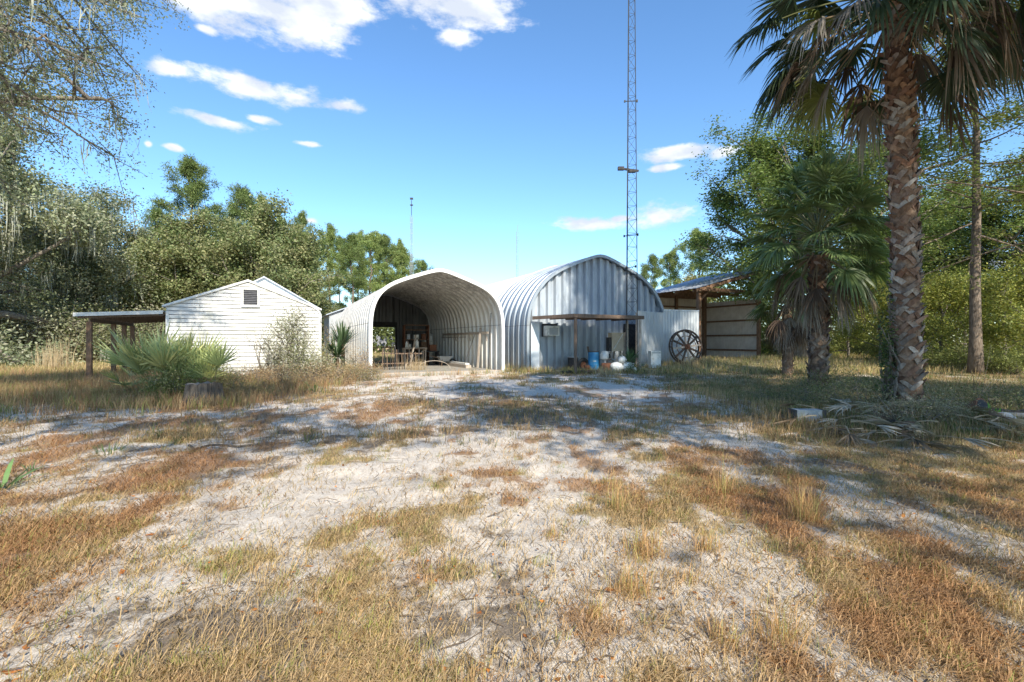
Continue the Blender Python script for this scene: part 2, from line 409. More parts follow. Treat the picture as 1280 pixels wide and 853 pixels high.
BR_UP = [(.22, .12, .075), (.30, .19, .12), (.17, .10, .07)]
def boots(root, rg, pts, rad, n, z0, z1, size, cols, out=.05):
    """criss-cross split leaf bases round a palm trunk"""
    mb = MB()
    for i in range(n):
        t = i / n; z = z0 + (z1 - z0) * t; a = i * 2.399 + rg.uniform(-.4, .4)
        tt = (z - pts[0].z) / (pts[-1].z - pts[0].z); p, _ = along(pts, max(0, min(.999, tt))); r = rad[0] * (1 - tt) + rad[-1] * tt
        c = cols[rg.integers(len(cols))]; c = BR_UP[rg.integers(3)] if rg.random() < (t - .3) * 1.3 else c; j_ = rg.uniform(.6, 1.25); c = tuple(x * j_ for x in c)
        for sgn in (-1, 1):
            if rg.random() < .2: continue
            L = size * rg.uniform(.5, 1.4); w = size * rg.uniform(.28, .42); o = out * rg.uniform(.5, 1.8)
            vs = []
            for u, wd, oo in ((0, w * 1.1, -.02), (.45, w, .25 * o), (.85, w * .8, o * .75), (1.0, w * rg.uniform(.3, .7), o * 1.25)):
                aa = a + sgn * u * L * .62 / r; zz = z + u * L * .72
                for e, th in ((-1, 0), (1, 0), (1, .022), (-1, .022)):
                    ab = aa + e * wd * .5 / r * .8; zb = zz - sgn * e * wd * .28
                    rr = r + oo + (th if u < 1 else th * .5) + .012
                    vs.append(p + Vector((math.cos(ab) * rr, math.sin(ab) * rr, zb - p.z)))
            fs = []
            for j in range(3):
                b = j * 4; fs += [(b + k, b + (k + 1) % 4, b + 4 + (k + 1) % 4, b + 4 + k) for k in range(4)]
            fs += [(3, 2, 1, 0), (12, 13, 14, 15)]
            mb.add(vs, fs, c)
    return mb.build('leaf_bases', M['boot'], root)

def fan_palm(name, label, loc, seed, H, r, ng, nd, pet, rad, lean=(0, 0), bz=.2, el=(-25, 80), dead_el=(-75, -30), bootsize=.26, nb=200, group=None, gcol=(.045, .085, .035), nleaf=34, bcols=None, cl=.9, ws=1.):
    rg = np.random.default_rng(seed); root = thing(name, label, 'palm tree', loc, group=group)
    tr = [Vector((lean[0] * t + math.sin(t * 3) * .04 * H / 6, lean[1] * t, -.3 + (H + .3) * t)) for t in np.linspace(0, 1, 12)]
    t_ = MB(); t_.tube(tr, [r * (1.12 - .25 * i / 11) * rg.uniform(.96, 1.04) for i in range(12)], 14, jag=.08, rg=rg); t_.build('trunk', M['palmtrunk'], root, smooth=True)
    boots(root, rg, tr, [r * 1.0, r * .86], nb, bz, H - .05, bootsize, bcols or [(.38, .33, .28), (.45, .41, .36), (.28, .19, .14), (.22, .14, .10), (.32, .27, .23)])
    gb, gs, db, ds = MB(), MB(), MB(), MB(); topc = tr[-1]
    for i in range(ng):
        f = i / ng; e = R(el[0] + (el[1] - el[0]) * f ** .9 + rg.uniform(-8, 8)); a = i * 2.399 + rg.uniform(-.3, .3)
        b = topc + Vector((math.cos(a) * r * .5, math.sin(a) * r * .5, -.1 + cl * f))
        c = tuple(x * (1 + .5 * max(0, f - .6)) for x in gcol)
        if rg.random() < .1: c = (.16, .19, .05)
        frond(gb, gs, rg, b, a, e, pet * rg.uniform(.8, 1.15), rad * rg.uniform(.85, 1.1), c, droop=rg.uniform(.45, .9) * (1.2 - .5 * f), nleaf=nleaf, pcol=(.16, .17, .07), wscale=ws)
    for i in range(nd):
        a = i * 2.399 * 1.07 + rg.uniform(-.4, .4); e = R(rg.uniform(*dead_el))
        b = topc + Vector((math.cos(a) * r * .7, math.sin(a) * r * .7, -.35 + rg.uniform(0, .45)))
        c = [(.17, .135, .11), (.13, .095, .07), (.24, .215, .19), (.10, .07, .055)][rg.integers(4)]
        frond(db, ds, rg, b, a, e, pet * rg.uniform(.65, 1.05), rad * rg.uniform(.75, 1.0), c, droop=rg.uniform(1.0, 1.6), spreadang=rg.uniform(45, 85), nleaf=26, curl=.35, pcol=(.27, .2, .13), pw=.04, wscale=.75)
    gb.build('crown', M['frond'], root); gs.build('leaf_stalks', M['frond'], root)
    db.build('dead_fronds', M['dry'], root); ds.build('dead_stalks', M['dry'], root)
    return root

# ------------------------------------------------------------------ shrubs & small plants
def shrub(name, label, cat, loc, seed, rx, ry, h, n, leaf, cols, lumps=9, group=None, z0=.15, stems=10, flat=.2, sig=.16, stemcol='bark'):
    rg = np.random.default_rng(seed); root = thing(name, label, cat, loc, group=group)
    st = MB(); cs = []
    for i in range(lumps):
        a = rg.uniform(0, 6.28); q = math.sqrt(rg.random()); zz = h * rg.uniform(z0, 1) * (1 - .35 * q)
        c = Vector((math.cos(a) * rx * q, math.sin(a) * ry * q, zz)); cs.append(c)
        b = Vector((c.x * .25, c.y * .25, -.1)); mid = b.lerp(c, .5) + Vector((rg.normal() * .08, rg.normal() * .08, .1)) * h * .5
        st.tube([b, mid, c], [.012 * h + .008, .008 * h + .005, .003], 4, cap=False)
        for k in range(4):
            e = c + Vector(rg.normal(size=3)) * (rx * .3); st.tube([mid.lerp(c, rg.uniform(.3, 1)), e], [.006 * h, .002], 3, cap=False)
    st.build('stems', M[stemcol], root)
    k = rg.integers(0, lumps, n); CA = np.array(cs); s_ = np.array([rx, ry, h * .5]) * sig * 2
    C = CA[k] + rg.normal(size=(n, 3)) * s_; C[:, 2] = np.abs(C[:, 2]) + .02
    mv = np.clip(rg.random(lumps)[k] * .7 + rg.normal(size=n) * .25, 0, 1)[:, None]
    col = (np.array(cols[0]) * (1 - mv) + np.array(cols[1]) * mv) * rg.uniform(.7, 1.3, (n, 1))
    leaves('foliage', C, leaf[0], leaf[1], col, M['leaf'], root, rg, flat)
    return root

def spear_plant(name, label, cat, loc, seed, n, L, w, col, el=(20, 85), droop=.25, group=None, part='leaves_rosette', h0=0, spread=.08):
    rg = np.random.default_rng(seed); root = thing(name, label, cat, loc, group=group); mb = MB()
    for i in range(n):
        a = rg.uniform(0, 6.28); e = R(rg.uniform(*el)); l = L * rg.uniform(.6, 1.1)
        d = Vector((math.cos(a) * math.cos(e), math.sin(a) * math.cos(e), math.sin(e))); sd = Vector((-math.sin(a), math.cos(a), 0))
        b = Vector((math.cos(a) * spread, math.sin(a) * spread, h0))
        ps = [b + d * l * u + Vector((0, 0, -droop * l * u * u)) for u in (0, .35, .7, 1)]
        j_ = rg.uniform(.7, 1.3); c = tuple(x * j_ for x in col); mb.strip(ps, [w * .8, w, w * .7, w * .05], sd, c, tuple(x * 1.2 for x in c))
    mb.build(part, M['frond'], root); return root

def palmetto(name, label, loc, seed, n, pet, rad, cols, group=None, el=(25, 88), cat='palmetto', spread=.5, droop=.12, dead=3):
    rg = np.random.default_rng(seed); root = thing(name, label, cat, loc, group=group); a_, b_ = MB(), MB()
    for i in range(n):
        a = i * 2.399 + rg.uniform(-.3, .3); e = R(rg.uniform(*el)); q = rg.uniform(0, spread)
        c = cols[rg.integers(len(cols))]
        frond(a_, b_, rg, (math.cos(a) * q, math.sin(a) * q, 0), a, e, pet * rg.uniform(.6, 1.15), rad * rg.uniform(.8, 1.15), c, droop=droop * rg.uniform(.5, 1.6), spreadang=78, nleaf=22, pcol=(.2, .22, .08), pw=.014, wscale=.8)
    for i in range(dead):
        a = rg.uniform(0, 6.28); frond(a_, b_, rg, (0, 0, .1), a, R(rg.uniform(0, 25)), pet * .8, rad * .9, (.35, .24, .13), droop=1.0, spreadang=60, nleaf=18, curl=.3, pcol=(.3, .2, .1), pw=.014)
    a_.build('fronds', M['frond'], root); b_.build('leaf_stalks', M['frond'], root); return root
# ------------------------------------------------------------------ camera, sun, sky
cam = bpy.data.cameras.new('camera'); cam.lens = 17.0; cam.sensor_width = 36; cam.clip_start = .05; cam.clip_end = 4000
co = bpy.data.objects.new('camera', cam); COL.objects.link(co); co.location = (0, 0, EYE); co.rotation_euler = (R(90), 0, 0); sc.camera = co
SAZ, SEL = R(20), R(36)
to_sun = Vector((math.sin(SAZ) * math.cos(SEL), -math.cos(SAZ) * math.cos(SEL), math.sin(SEL)))
sl = bpy.data.lights.new('sun', 'SUN'); sl.energy = 4.1; sl.angle = R(.6); sl.color = (1, .925, .79)
so = bpy.data.objects.new('sun', sl); COL.objects.link(so); so.rotation_euler = to_sun.to_track_quat('Z', 'Y').to_euler(); so.location = (0, 0, 60)

w = bpy.data.worlds.new('World'); sc.world = w; w.use_nodes = True; nt = w.node_tree; nt.nodes.clear()
wo = N(nt, 'ShaderNodeOutputWorld'); bg = N(nt, 'ShaderNodeBackground'); nt.links.new(bg.outputs[0], wo.inputs[0])
sky = N(nt, 'ShaderNodeTexSky', sky_type='NISHITA'); sky.sun_disc = False
sky.sun_elevation = SEL; sky.sun_rotation = R(180) - SAZ; sky.air_density = 1.0; sky.dust_density = .25; sky.ozone_density = 3.0; sky.altitude = 20
tc = N(nt, 'ShaderNodeTexCoord'); sx = N(nt, 'ShaderNodeSeparateXYZ'); nt.links.new(tc.outputs['Generated'], sx.inputs[0])
X, Y, Z = sx.outputs
AZ = mth(nt, 'ARCTAN2', X, Y); EL = mth(nt, 'ARCSINE', Z)
wn = N(nt, 'ShaderNodeTexNoise'); wn.inputs['Scale'].default_value = 12; wn.inputs['Detail'].default_value = 7; wn.inputs['Roughness'].default_value = .62
mp = N(nt, 'ShaderNodeMapping'); mp.inputs['Scale'].default_value = (1, 1, 2.2); nt.links.new(tc.outputs['Generated'], mp.inputs[0]); nt.links.new(mp.outputs[0], wn.inputs[0])
clouds = [(300, 8, 128, 36), (400, 6, 80, 24), (235, -6, 80, 22), (560, 12, 88, 26), (572, 48, 26, 12), (322, 112, 78, 17), (432, 133, 30, 9), (216, 86, 30, 10), (300, 100, 60, 10), (278, 152, 42, 8), (325, 150, 20, 6), (216, 185, 14, 5), (186, 181, 6, 5),
          (386, 181, 22, 4), (738, 281, 40, 9), (824, 269, 40, 15), (775, 274, 26, 5), (850, 192, 58, 9), (905, 190, 24, 9), (838, 210, 22, 5), (388, 277, 14, 5), (258, 38, 14, 6),
          (1500, 150, 160, 40), (-150, 240, 120, 20), (1250, 330, 90, 14), (-400, 60, 160, 40)]
acc = None
for (cx, cy, rx, ry) in clouds:
    def ang(px, py):
        v = Vector((px - 640, F, HZ - py)).normalized(); return math.atan2(v.x, v.y), math.asin(v.z)
    a0, e0 = ang(cx, cy); a1, _ = ang(cx + rx, cy); _, e1 = ang(cx, cy - ry)
    u = mth(nt, 'MULTIPLY', mth(nt, 'SUBTRACT', AZ, a0), 1 / (a1 - a0)); v = mth(nt, 'MULTIPLY', mth(nt, 'SUBTRACT', EL, e0), 1 / abs(e1 - e0))
    m_ = mth(nt, 'SUBTRACT', 1.0, mth(nt, 'SQRT', mth(nt, 'ADD', mth(nt, 'MULTIPLY', u, u), mth(nt, 'MULTIPLY', v, v))))
    acc = m_ if acc is None else mth(nt, 'MAXIMUM', acc, m_)
cf = mth(nt, 'ADD', mth(nt, 'MAXIMUM', acc, -1.0), mth(nt, 'MULTIPLY', mth(nt, 'SUBTRACT', wn.outputs[0], .5), 3.2))
mr = N(nt, 'ShaderNodeMapRange', interpolation_type='SMOOTHSTEP'); mr.inputs[1].default_value = -.26; mr.inputs[2].default_value = .62
nt.links.new(cf, mr.inputs[0])
wn2 = N(nt, 'ShaderNodeTexNoise'); wn2.inputs['Scale'].default_value = 14; wn2.inputs['Detail'].default_value = 5; nt.links.new(mp.outputs[0], wn2.inputs[0])
ccol = mixc(nt, ramp(nt, wn2.outputs[0], [(.4, 0.), (.62, 1.)]), (2.6, 2.85, 3.3), (3.9, 4.0, 4.15))
hs = N(nt, 'ShaderNodeHueSaturation'); hs.inputs['Saturation'].default_value = 1.08; hs.inputs['Value'].default_value = 1.0; nt.links.new(sky.outputs[0], hs.inputs['Color'])
nt.links.new(mixc(nt, mr.outputs[0], mixc(nt, 1.0, hs.outputs[0], (.76, .87, .92), 'MULTIPLY'), ccol), bg.inputs[0]); bg.inputs[1].default_value = .15

sc.view_settings.view_transform = 'Standard'; sc.view_settings.look = 'None'; sc.view_settings.exposure = 1.0; sc.view_settings.gamma = 1
sc.render.engine = 'CYCLES'; cy = sc.cycles
cy.max_bounces = 6; cy.diffuse_bounces = 3; cy.glossy_bounces = 2; cy.transmission_bounces = 3; cy.transparent_max_bounces = 4
sc.render.filter_size = 1.15
cy.use_denoising = True; cy.use_adaptive_sampling = True; cy.adaptive_threshold = .008; cy.sample_clamp_indirect = 6
try: cy.denoiser = 'OPENIMAGEDENOISE'
except Exception: pass

# ------------------------------------------------------------------ ground
def track(x, y):
    xc = -2.3 + 1.3 * ss(2, 8, y) - 2.0 * ss(8, 20, y)
    return np.exp(-((x - xc) / .62) ** 2) + .75 * np.exp(-((x - xc - 2.15) / .45) ** 2)
def cover(x, y):
    """straw/grass, needle litter, dark humus amounts 0..1"""
    x = np.asarray(x, float); y = np.asarray(y, float)
    sx_ = x + .25 * y * 0
    n1 = fbm(sx_ / 1.7, y / 2.6, 11, 4); n2 = fbm(sx_ / 1.3 + 9, y / 1.9, 23, 4); n3 = fbm(x / 2.2 + 4, y / 2.4, 41, 5)
    tr = track(x, y)
    patch = np.exp(-(((x + .62) / .62) ** 2 + ((y - 2.7) / 1.35) ** 2) ** 1.5) + .8 * np.exp(-(((x + .2) / .8) ** 2 + ((y - 4.1) / .8) ** 2))
    right = ss(1.0, 3.5, x) * ss(10, 5, y) * .35 + ss(3, 5.5, x) * ss(3.2, 4.5, y) * .35
    field = ss(20, 24, y) + ss(-7, -10.5, x) * ss(10.5, 13, y) + ss(5.5, 8, x) * ss(5, 7, y) * .8
    n4 = fbm(x / .34, y / .42, 71, 3) - .5; n5 = fbm(x / .3 + 5, y / .5, 79, 3) - .5
    straw = .0 + (n1 - .5) * 2.0 + n4 * 2.2 + .62 * patch + right + .75 * field - .5 * tr
    litt = .10 + (n2 - .5) * 1.9 + n5 * 2.4 + .35 * ss(-2.2, -3.4, x) * ss(12, 8, y) - .3 * tr + .12 * ss(.5, 2, x) * ss(7, 4, y)
    litt = litt * .9 + .07; hum = .05 + (n3 - .5) * 2.2 + n4 * -1.2 + .25 * ss(5, 7.5, y) * ss(18, 14, y) + .35 * ss(4, 7, x) * ss(5.5, 8, y) - .15 * tr - .2 * field
    return np.clip(straw, 0, 1), np.clip(litt, 0, 1), np.clip(hum, 0, 1)
nx, ny = 620, 520
u = np.linspace(-1, 1, nx); xs = 1.7 * np.sinh(6.9 * u) / 1; xs = xs / xs.max() * 900
u = np.linspace(-.86, 1, ny); ys = 3.5 + 900 * np.sinh(6.3 * u) / math.sinh(6.3)
GX, GY = np.meshgrid(xs, ys); gx, gy = GX.ravel(), GY.ravel()
near = ss(24, 12, np.hypot(gx, gy))
HZg = gz(gx, gy) + near * ((fbm(gx / .32, gy / .32, 51, 3) - .5) * .075 + (fbm(gx / .13, gy / .13, 57, 2) - .5) * .035) - .012 * np.clip(track(gx, gy), 0, 1) * near
V = np.stack([gx, gy, HZg], 1)
st, li, hu = cover(gx, gy)
me = bpy.data.meshes.new('ground'); me.vertices.add(len(V)); me.vertices.foreach_set('co', V.astype(np.float32).ravel())
ii = np.arange(nx * ny).reshape(ny, nx); q = np.stack([ii[:-1, :-1], ii[:-1, 1:], ii[1:, 1:], ii[1:, :-1]], -1).reshape(-1, 4)
me.loops.add(len(q) * 4); me.loops.foreach_set('vertex_index', q.ravel().astype(np.int32)); me.polygons.add(len(q))
me.polygons.foreach_set('loop_start', (np.arange(len(q)) * 4).astype(np.int32)); me.update(calc_edges=True)
me.polygons.foreach_set('use_smooth', [True] * len(q))
ca = me.color_attributes.new('Col', 'FLOAT_COLOR', 'POINT'); arr = np.ones((len(V), 4), np.float32); arr[:, 0] = st; arr[:, 1] = li; arr[:, 2] = hu; ca.data.foreach_set('color', arr.ravel())
m, nt, out = new_mat('ground'); p = N(nt, 'ShaderNodeBsdfPrincipled'); p.inputs['Roughness'].default_value = .95; p.inputs['Specular IOR Level'].default_value = .1
at = N(nt, 'ShaderNodeAttribute', attribute_name='Col'); sp = N(nt, 'ShaderNodeSeparateColor'); nt.links.new(at.outputs[0], sp.inputs[0])
nA, nB, nC = noise(nt, 7, 6, .7), noise(nt, 38, 5, .75, stretch=(1, .8, 1)), noise(nt, 150, 3, .7)
nL = noise(nt, 11, 6, .75, stretch=(1, .55, 1), dist=.6); nS = noise(nt, 85, 4, .8, stretch=(1, .35, 1), dist=1.5)
def brk(ch, k1=1.3, k2=.9, thr=.5, wd=.12, base=nA):
    v = mth(nt, 'ADD', mth(nt, 'MULTIPLY_ADD', mth(nt, 'SUBTRACT', base, .5), k1, ch), mth(nt, 'MULTIPLY', mth(nt, 'SUBTRACT', nB, .5), k2))
    return ramp(nt, v, [(thr - wd, 0.), (thr + wd, 1.)])
sand = mixc(nt, ramp(nt, nB, [(.3, 0.), (.7, 1.)]), (.60, .52, .43), (.84, .775, .69))
sand = mixc(nt, ramp(nt, nA, [(.45, 0.), (.7, .6)]), sand, (.42, .36, .30))
spk = ramp(nt, nC, [(.58, 0.), (.66, 1.)]); sand = mixc(nt, mth(nt, 'MULTIPLY', spk, .4), sand, (.22, .16, .11))
hay = ramp(nt, nS, [(.5, 0.), (.58, 1.)]); sand = mixc(nt, mth(nt, 'MULTIPLY', hay, .35), sand, (.34, .24, .15))
lit = mixc(nt, ramp(nt, nS, [(.35, 0.), (.65, 1.)]), (.22, .12, .065), (.46, .29, .165))
strw = mixc(nt, ramp(nt, nB, [(.35, 0.), (.65, 1.)]), (.25, .185, .085), (.46, .35, .18)); strw = mixc(nt, ramp(nt, noise(nt, 4, 4), [(.48, 0.), (.68, .7)]), strw, (.16, .165, .06))
hum = mixc(nt, ramp(nt, nS, [(.4, 0.), (.7, 1.)]), (.085, .065, .05), (.25, .19, .13))
c = mixc(nt, mth(nt, 'MULTIPLY', brk(sp.outputs[1], base=nL), .85), sand, lit)
c = mixc(nt, mth(nt, 'MULTIPLY', brk(sp.outputs[2], thr=.52), .85), c, hum)
c = mixc(nt, mth(nt, 'MULTIPLY', brk(sp.outputs[0], thr=.45), .85), c, strw)
nt.links.new(c, p.inputs['Base Color'])
hh = mth(nt, 'ADD', mth(nt, 'MULTIPLY', nB, .7), mth(nt, 'MULTIPLY', nS, .5))
nt.links.new(bump(nt, hh, .75, .035), p.inputs['Normal']); nt.links.new(p.outputs[0], out.inputs[0])
me.materials.append(m); go = bpy.data.objects.new('ground', me); COL.objects.link(go); tag(go, kind='structure')

# ------------------------------------------------------------------ grass and litter (uncountable)
def scatter(n, x0, x1, y0, y1, dens, rg, tuft=0, fan=True):
    """rejection sampling by dens(x,y); y spaced so that nearer ground gets more"""
    out = []
    tot = 0
    while tot < n:
        yy = y0 * (y1 / y0) ** rg.random(n * 2); xx = rg.uniform(-1, 1, n * 2) * (yy * 1.12 + .4) if fan else rg.uniform(x0, x1, n * 2)
        ok = (xx > x0) & (xx < x1) & (rg.random(n * 2) < dens(xx, yy)); o = np.stack([xx[ok], yy[ok]], 1); out.append(o); tot += len(o)
    a = np.concatenate(out)[:n]
    return a
def with_z(a): return np.column_stack([a, gz(a[:, 0], a[:, 1]) - .012])
def tufted(centres, k, s, rg):
    i = rg.integers(0, len(centres), k); return centres[i] + rg.normal(size=(k, 2)) * s, i
B_ = [(-13.2, 18.9, -7, 30), (-6.5, 20.3, 0, 40)]
def inside_buildings(x, y):
    def loc(o, W, D):
        dx, dy = x - o[0], y - o[1]; a = dx * .902 + dy * .432; b = -dx * .432 + dy * .902
        return (a > 0) & (a < W) & (b > -.05) & (b < D)
    return loc((-14, 19.6), 5.9, 9) | loc((-5.97, 20.6), 6.2, 13) | loc((.85, 24.5), 9.1, 20) | loc((11.7, 30.5), 6, 5)

rg = np.random.default_rng(101)
d1 = lambda x, y: np.clip(cover(x, y)[0] * 1.5 - .28, 0.05, .8) * ~inside_buildings(x, y)
cc = scatter(6500, -9, 9, 1.75, 9, d1, rg); bp, i = tufted(cc, 85000, .03, rg)
tc_ = rg.random(len(cc)); br = rg.uniform(.7, 1.3, len(bp))[:, None]; gmix = np.clip((tc_[i] - .55) * 2.5 + rg.normal(size=len(bp)) * .15, 0, 1)[:, None]
rd = (rg.random(len(cc))[i] < .3)[:, None]; col = (np.where(rd, np.array([[.46, .26, .12]]), np.array([[.58, .43, .19]])) * (1 - gmix) + np.array([[.30, .33, .09]]) * gmix) * br
g1 = blades('short_grass', with_z(bp), rg.uniform(.02, .085, len(bp)) * (1 + .35 * (tc_[i] > .85)), np.full(len(bp), .0036) * rg.uniform(.6, 1.3, len(bp)), rg.uniform(0, 6.28, len(bp)), rg.uniform(.2, 1.5, len(bp)), col, M['grass'])
tag(g1, 'short straw coloured and green grass over the near sand', 'grass', kind='stuff')
# low thatch: dead blades lying nearly flat
lie = lambda x, y: np.clip(np.maximum(cover(x, y)[0], cover(x, y)[1] * .9) * 1.1 - .02, .24, 1) * (1 - .7 * np.clip(track(x, y), 0, 1)) * ~inside_buildings(x, y)
bp = scatter(120000, -12, 12, 1.75, 12, lie, rg); n = len(bp); P3 = with_z(bp); P3[:, 2] += .016
li_ = cover(bp[:, 0], bp[:, 1])[1][:, None]
col = (np.array([[.52, .37, .20]]) * (1 - li_) + np.array([[.44, .24, .115]]) * li_) * rg.uniform(.45, 1.3, (n, 1))
g2 = blades('dead_thatch', P3, rg.uniform(.04, .16, n), np.full(n, .003) * rg.uniform(.6, 1.6, n) * (1 + bp[:, 1] * .09), rg.uniform(0, 6.28, n), rg.uniform(1.35, 1.62, n), col, M['dry'])
tag(g2, 'dead thatch and pine needles lying on the sand', 'thatch', kind='stuff')
# mid-distance grass
d3 = lambda x, y: np.clip(cover(x, y)[0] * 1.1 + cover(x, y)[2] * .6 - .1, .03, 1) * ~inside_buildings(x, y)
cc = scatter(9000, -20, 22, 7, 24, d3, rg); bp, i = tufted(cc, 80000, .09, rg); ok = ~inside_buildings(bp[:, 0], bp[:, 1]); bp = bp[ok]; i = i[ok]; n = len(bp); t_ = rg.random(len(cc))[i][:, None]
rt = ss(4, 7, bp[:, 0])[:, None] * .5
t_ = np.clip(t_ + rt * (rg.random((n, 1)) - .2), 0, 1)
col = np.where(t_ < .5, np.array([[.42, .28, .14]]), np.where(t_ < .8, np.array([[.26, .19, .12]]), np.array([[.16, .19, .07]]))) * rg.uniform(.6, 1.3, (n, 1))
g3 = blades('weedy_grass', with_z(bp), rg.uniform(.05, .2, n), np.full(n, .008) * rg.uniform(.6, 1.4, n) * (.6 + bp[:, 1] / 18), rg.uniform(0, 6.28, n), rg.uniform(.1, 1.3, n), col, M['grass'])
tag(g3, 'brown weedy grass across the middle of the yard', 'grass', kind='stuff')
# tall dry weeds: before the shed and round the huts
def band(x, y):
    a = ss(-5.2, -7, x) * ss(9.5, 12.5, y) * ss(27, 21, y)                       # left, before shed
    a = a * (1 + 1.2 * ss(-11, -9.5, x) * ss(13, 15, y))
    b = np.exp(-((x + 7.0) / 1.2) ** 2 - ((y - 19.5) / 2.0) ** 2) + .8 * np.exp(-((y - (23.0 + .47 * (x + .5))) / .55) ** 2) * ss(-7, -5.5, x) * ss(12, 9, x)
    c = ss(4.2, 6.2, x) * ss(6.5, 8, y) * ss(20, 15, y) * .8
    return np.clip((a + b + c) * (.2 + 1.3 * fbm(x / .9, y / .9, 77, 3)), 0, 1) * ~inside_buildings(x, y)
cc = scatter(6500, -26, 22, 6.5, 27, band, rg); bp, i = tufted(cc, 85000, .11, rg); ok = ~inside_buildings(bp[:, 0], bp[:, 1]); bp = bp[ok]; i = i[ok]; n = len(bp); t_ = rg.random(len(cc))[i][:, None]
rt = ss(4, 6, bp[:, 0])[:, None]
warm = np.where(t_ < .55, np.array([[.44, .31, .17]]), np.where(t_ < .85, np.array([[.36, .20, .11]]), np.array([[.24, .27, .08]])))
cool = np.where(t_ < .4, np.array([[.42, .33, .20]]), np.where(t_ < .75, np.array([[.27, .21, .12]]), np.array([[.14, .18, .06]])))
col = (warm * (1 - rt) + cool * rt) * rg.uniform(.6, 1.3, (n, 1))
hgt = rg.uniform(.12, .42, n) * (1 - .45 * rt[:, 0]) * (.6 + .8 * fbm(bp[:, 0], bp[:, 1], 91, 2))
g4 = blades('tall_dry_weeds', with_z(bp), hgt, np.full(n, .009) * rg.uniform(.6, 1.4, n), rg.uniform(0, 6.28, n), rg.uniform(.05, .7, n), col, M['grass'])
tag(g4, 'tall dry weeds before the shed and huts', 'weeds', kind='stuff')
# far field
d5 = lambda x, y: np.clip(.3 + 1.0 * fbm(x / 4, y / 4, 88, 3), 0, 1) * ~inside_buildings(x, y)
cc = scatter(9000, -75, 60, 22, 62, d5, rg); bp, i = tufted(cc, 75000, .35, rg); ok = ~inside_buildings(bp[:, 0], bp[:, 1]); bp = bp[ok]; i = i[ok]; n = len(bp); t_ = rg.random(len(cc))[i][:, None]
col = np.where(t_ < .7, np.array([[.50, .39, .20]]), np.array([[.26, .27, .10]])) * rg.uniform(.6, 1.3, (n, 1))
g5 = blades('field_grass', with_z(bp), rg.uniform(.12, .4, n), np.full(n, .022) * rg.uniform(.6, 1.4, n), rg.uniform(0, 6.28, n), rg.uniform(.1, .9, n), col, M['grass'])
tag(g5, 'pale dry grass of the field behind the buildings', 'grass', kind='stuff')
# leaf litter
bp = scatter(5200, -12, 12, 1.75, 13, lambda x, y: np.clip(.25 + cover(x, y)[1], 0, 1) * ~inside_buildings(x, y), rg); n = len(bp); C = with_z(bp); C[:, 2] += .028
pal = np.array([[.42, .16, .05], [.36, .22, .12], [.25, .14, .08], [.46, .36, .26], [.5, .2, .05], [.3, .24, .19]]); col = pal[rg.integers(0, 6, n)] * rg.uniform(.6, 1.2, (n, 1))
lf = leaves('fallen_leaves', C, np.where(rg.random(n) < .06, .075, .032), np.where(rg.random(n) < .06, .045, .018), col, M['dry'], None, rg, .85)
tag(lf, 'fallen brown and orange leaves scattered on the sand', 'leaves', kind='stuff')
# twigs
mb = MB(); tw = scatter(420, -7, 8, 1.9, 9, lambda x, y: np.full_like(x, .5), rg)
for x, y in tw:
    a = rg.uniform(0, 6.28); L = rg.uniform(.04, .28); z = float(gz(x, y)) + .02; c = rg.uniform(.5, 1.1)
    pts = [Vector((x, y, z)), Vector((x + math.cos(a) * L * .5, y + math.sin(a) * L * .5, z + .012)), Vector((x + math.cos(a + .3) * L, y + math.sin(a + .3) * L, z + .002))]
    mb.tube(pts, [.0035, .003, .0015], 4, col=(.24 * c, .18 * c, .13 * c))
t_o = mb.build('twigs', M['dry']); tag(t_o, 'thin broken twigs on the sand', 'twigs', kind='stuff')
# broomsedge tufts one can point at
def sedge(name, label, px, py, h, n, seed, col=(.56, .34, .16), s=.05, wd=.0035, group='broomsedge tufts standing on the near sand'):
    rg = np.random.default_rng(seed); Yd = EYE * F / (py - HZ); x = (px - 640) / F * Yd; root = thing(name, label, 'grass tuft', (x, Yd, float(gz(x, Yd))), group=group)
    k = n; b = np.column_stack([rg.normal(size=(k, 2)) * s, np.full(k, -.02)])
    c = np.array([col]) * rg.uniform(.6, 1.35, (k, 1)) * np.where(rg.random((k, 1)) < .25, np.array([[.8, 1.2, .9]]), 1.)
    hh = .85 * h * rg.uniform(.25, 1.0, k) ** 1.3
    blades('blades', b, hh, np.full(k, wd) * rg.uniform(.6, 1.3, k), rg.uniform(0, 6.28, k), rg.uniform(.05, 1.15, k), c, M['grass'], root); return root
SED = [(790, 745, .30, 300, 'orange grass tuft second from the left in the near sand, below the thin stalks'),
       (805, 695, .34, 260, 'thin reddish grass tuft just above the larger near orange tuft'),
       (1006, 655, .52, 260, 'tallest upright tan grass tuft, at the edge of the shade'),
       (882, 690, .26, 200, 'small orange grass tuft between the tall stalks and the tan upright tuft'),
       (968, 805, .30, 300, 'orange grass tuft nearest the camera, low on the right'),
       (905, 812, .22, 160, 'short olive and tan tuft beside the nearest orange tuft'),
       (745, 775, .18, 200, 'low brownish tuft left of the main orange tuft'),
       (857, 730, .18, 140, 'small spiky tuft right of the main orange tuft'),
       (1165, 780, .16, 200, 'low yellow tuft near the lower right corner'),
       (770, 640, .5, 120, 'slender rusty stalks left of the pair of shade-edge tufts'),
       (905, 622, .55, 110, 'thin tall rusty stalks in the dappled shade'),
       (690, 672, .16, 150, 'short brown tuft at the right end of the middle grass patch')]
for k_, (px, py, h, n, lab) in enumerate(SED): sedge('grass_tuft', lab, px, py, h, n, 300 + k_, s=.045 + .02 * (n > 250))
